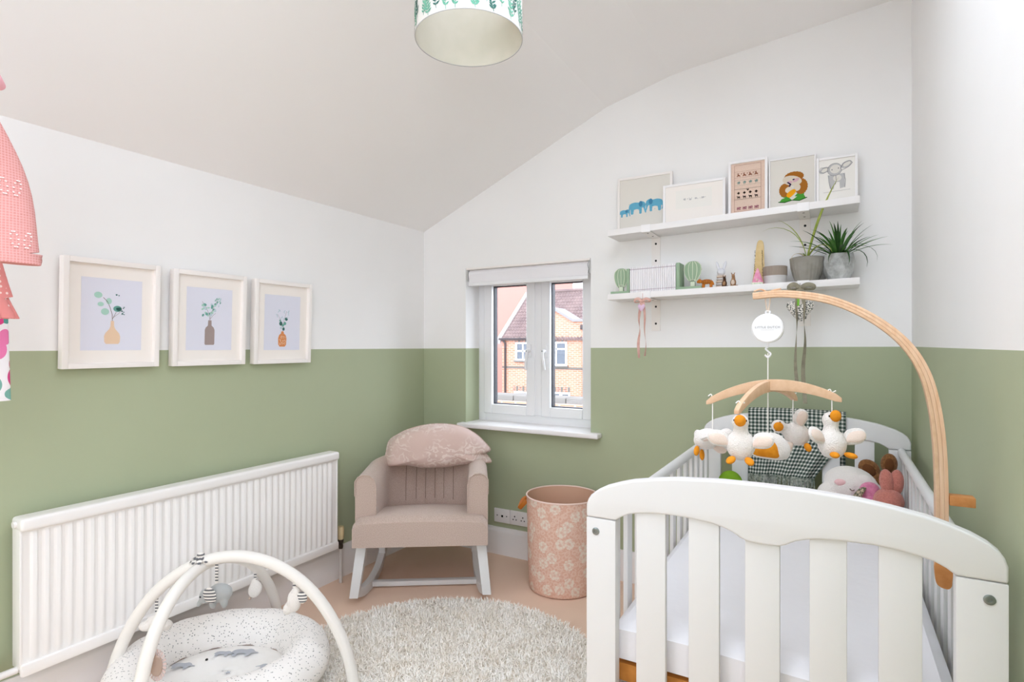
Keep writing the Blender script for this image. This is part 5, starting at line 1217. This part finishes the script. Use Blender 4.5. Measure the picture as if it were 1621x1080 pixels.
G().lathe([(0, .0005), (.040, .0005), (.046, .004), (.056, .035), (.063, .065), (.0665, .090), (.0675, .104), (.064, .107), (.060, .103), (.058, .092), (0, .092)], (px, py, z), 144, ripple=lambda a, zz: 1+(.014*math.cos(a*24) if .03 < zz < .088 else 0)).build('pot', 'pot_grey', t)
G().lathe([(0, .093), (.0585, .093), (.05, .097), (0, .098)], (px, py, z), 32).build('soil', 'soil', t)
top = (px, py, z+.095)
for az, L, rise, dp, w, m_ in ((-.85, .36, 1.20, .45, .0078, 'leaf_lime'), (3.5, .23, 1.38, 1.2, .0060, 'leaf_lime'), (3.3, .27, 1.42, 2.3, .0052, 'leaf_lime'), (-.75, .17, 1.0, 2.7, .007, 'leaf_lime'), (3.9, .11, .9, 3.0, .003, 'wood_pale'), (.1, .16, .8, 1.4, .004, 'leaf_lime'), (-1.9, .06, .9, 1.2, .0035, 'leaf_lime'), (2.4, .07, 1.1, 1.4, .0035, 'leaf_lime'), (-2.6, .05, .8, 1.3, .003, 'leaf_lime')): leaf(top, az, L, rise, dp, w, m_, t)
z = lo_z(2.35); px, py = 2.298, -.092
t = thing('spiky_plant', 'marbled grey faceted pot with a dense dark green spiky plant', 'plant', (px, py, z), group='plants on the lower shelf')
vs = []; fs = []; ns = 9
lv = [(.040, .0005, 0), (.056, .032, .5), (.060, .075, 0), (.057, .110, .5)]
for r, zz, off in lv: vs += [(px+r*math.cos(2*PI*(k+off)/ns), py+r*math.sin(2*PI*(k+off)/ns), z+zz) for k in range(ns)]
for j in range(3):
    for k in range(ns):
        a, b = j*ns+k, j*ns+(k+1) % ns; c_, d_ = (j+1)*ns+k, (j+1)*ns+(k+1) % ns
        fs += ([(a, b, c_), (b, d_, c_)] if lv[j][2] == 0 else [(a, d_, c_), (a, b, d_)])
fs.append(tuple(range(ns))[::-1]); o = len(vs)
vs += [(px+.052*math.cos(2*PI*(k+.5)/ns), py+.052*math.sin(2*PI*(k+.5)/ns), z+.110) for k in range(ns)]+[(px+.050*math.cos(2*PI*(k+.5)/ns), py+.050*math.sin(2*PI*(k+.5)/ns), z+.092) for k in range(ns)]
for k in range(ns):
    fs += [(3*ns+k, 3*ns+(k+1) % ns, o+(k+1) % ns, o+k), (o+k, o+(k+1) % ns, o+ns+(k+1) % ns, o+ns+k)]
fs.append(tuple(range(o+ns, o+2*ns)))
G().add(vs, fs).build('pot', 'pot_marble', t, smooth=False, bevel=.001)
G().lathe([(0, .0925), (.049, .0925), (.04, .096), (0, .098)], (px, py, z), 20).build('soil', 'soil', t)
random.seed(31)
for k in range(58):
    ring_ = k/58; az = k*2.399; rise = 1.45-1.0*ring_+random.uniform(-.1, .1); L = random.uniform(.13, .21)*(.8+.3*ring_); 
    if math.sin(az) > .25: L *= .58; rise = max(rise, .7)
    leaf((px+.012*math.cos(az), py+.012*math.sin(az), z+.095), az, L, rise, random.uniform(.4, 1.3), random.uniform(.0045, .0075), 'leaf_dark' if k % 3 else 'leaf_deep', t)
for az, L, rise, dp, w in ((-.35, .20, .75, 3.0, .0042), (-.75, .19, .5, 2.8, .0052), (-1.2, .15, .6, 3.2, .005), (-2.0, .12, .55, 2.6, .005)): leaf((px, py, z+.097), az, L, rise, dp, w, 'leaf_deep', t)

# ---- ribbons hanging from the lower shelf brackets
def ribbon(g, pts, w, twist=0):
    vs = []; fs = []; pts = catmull(pts, 6); n = len(pts)
    for i, p in enumerate(pts):
        a = twist*i/n; d = Vector((math.cos(a), math.sin(a), 0))*w/2; vs += [p-d, p+d]
    fs = [(2*i, 2*i+1, 2*i+3, 2*i+2) for i in range(n-1)]
    return g.add(vs, fs)
def loop_(c, dx, dz, w=.006):
    c = Vector(c); return catmull([c, c+Vector((dx*.5, -.006, dz*.9)), c+Vector((dx, -.004, dz*.5)), c+Vector((dx*.95, .0, -abs(dz)*.25)), c+Vector((dx*.45, .003, -abs(dz)*.2)), c], 5)
t = thing('pink_ribbon', 'dusty pink satin ribbon bow with small lilac tag hanging below the books', 'ribbon', (1.480, -.193, 1.17))
yb = -.190
k_ = G().ell((1.481, yb, 1.440), (.006, .005, .006)); k_.tube([(1.481, yb+.004, 1.443), (1.481, yb+.0055, 1.480)], .001, 5); k_.build('knot', 'ribbon_pink', t)
for dx, dz in ((-.036, .014), (.036, .012)): G().tube(loop_((1.481, yb, 1.441), dx, dz), .0065, 8, squash=(.25, 1)).build('bow_loop', 'ribbon_pink', t)
ribbon(G(), [(1.476, yb, 1.438), (1.466, yb-.003, 1.36), (1.469, yb, 1.30), (1.463, yb-.003, 1.24), (1.465, yb, 1.168)], .013, 4.5).build('tail', 'ribbon_pink', t, solid=.0008, fix=False)
ribbon(G(), [(1.486, yb, 1.438), (1.494, yb-.002, 1.37), (1.493, yb-.003, 1.30), (1.499, yb, 1.23), (1.494, yb-.002, 1.178)], .013, -2.0).build('tail', 'ribbon_pink', t, solid=.0008, fix=False)
hrt = cat2([(0, -.020), (.014, -.004), (.017, .008), (.010, .015), (0, .009), (-.010, .015), (-.017, .008), (-.014, -.004)], 4)
G().puff(hrt, .004, M=T(1.480, yb-.012, 1.412)).build('heart_tag', 'tag_lilac', t)
t = thing('ribbon_heart', 'black and white speckled fabric heart with long olive ribbon bow below the pots', 'ornament', (2.157, -.193, .98))
k_ = G().ell((2.156, yb, 1.468), (.009, .006, .008)); k_.tube([(2.156, yb+.003, 1.470), (2.156, yb+.0052, 1.492)], .001, 5); k_.build('knot', 'ribbon_olive', t)
for dx, dz in ((-.040, .020), (.050, .016)): G().tube(loop_((2.156, yb, 1.469), dx, dz), .009, 8, squash=(.25, 1)).build('bow_loop', 'ribbon_olive', t)
hrt = cat2([(0, -.050), (.030, -.020), (.050, .010), (.047, .032), (.028, .040), (.010, .030), (0, .020), (-.010, .030), (-.028, .040), (-.047, .032), (-.050, .010), (-.030, -.020)], 4)
G().puff(hrt, .012, M=T(2.157, yb-.004, 1.378)).build('heart', 'heart_speckle', t)
ribbon(G(), [(2.150, yb-.006, 1.465), (2.144, yb-.018, 1.40), (2.146, yb-.018, 1.33), (2.142, yb-.008, 1.24), (2.139, yb-.004, 1.15), (2.147, yb-.002, 1.045)], .014, 3.3).build('tail', 'ribbon_olive', t, solid=.0008, fix=False)
ribbon(G(), [(2.162, yb-.006, 1.465), (2.172, yb-.018, 1.40), (2.172, yb-.018, 1.33), (2.176, yb-.008, 1.24), (2.168, yb-.004, 1.12), (2.176, yb, .985)], .016, -3.6).build('tail', 'ribbon_olive', t, solid=.0008, fix=False)
ribbon(G(), [(2.150, yb-.017, 1.448), (2.151, yb-.019, 1.42), (2.150, yb-.018, 1.395)], .009, .2).build('leaf_tie', 'leaf_bright', t, solid=.0008, fix=False)
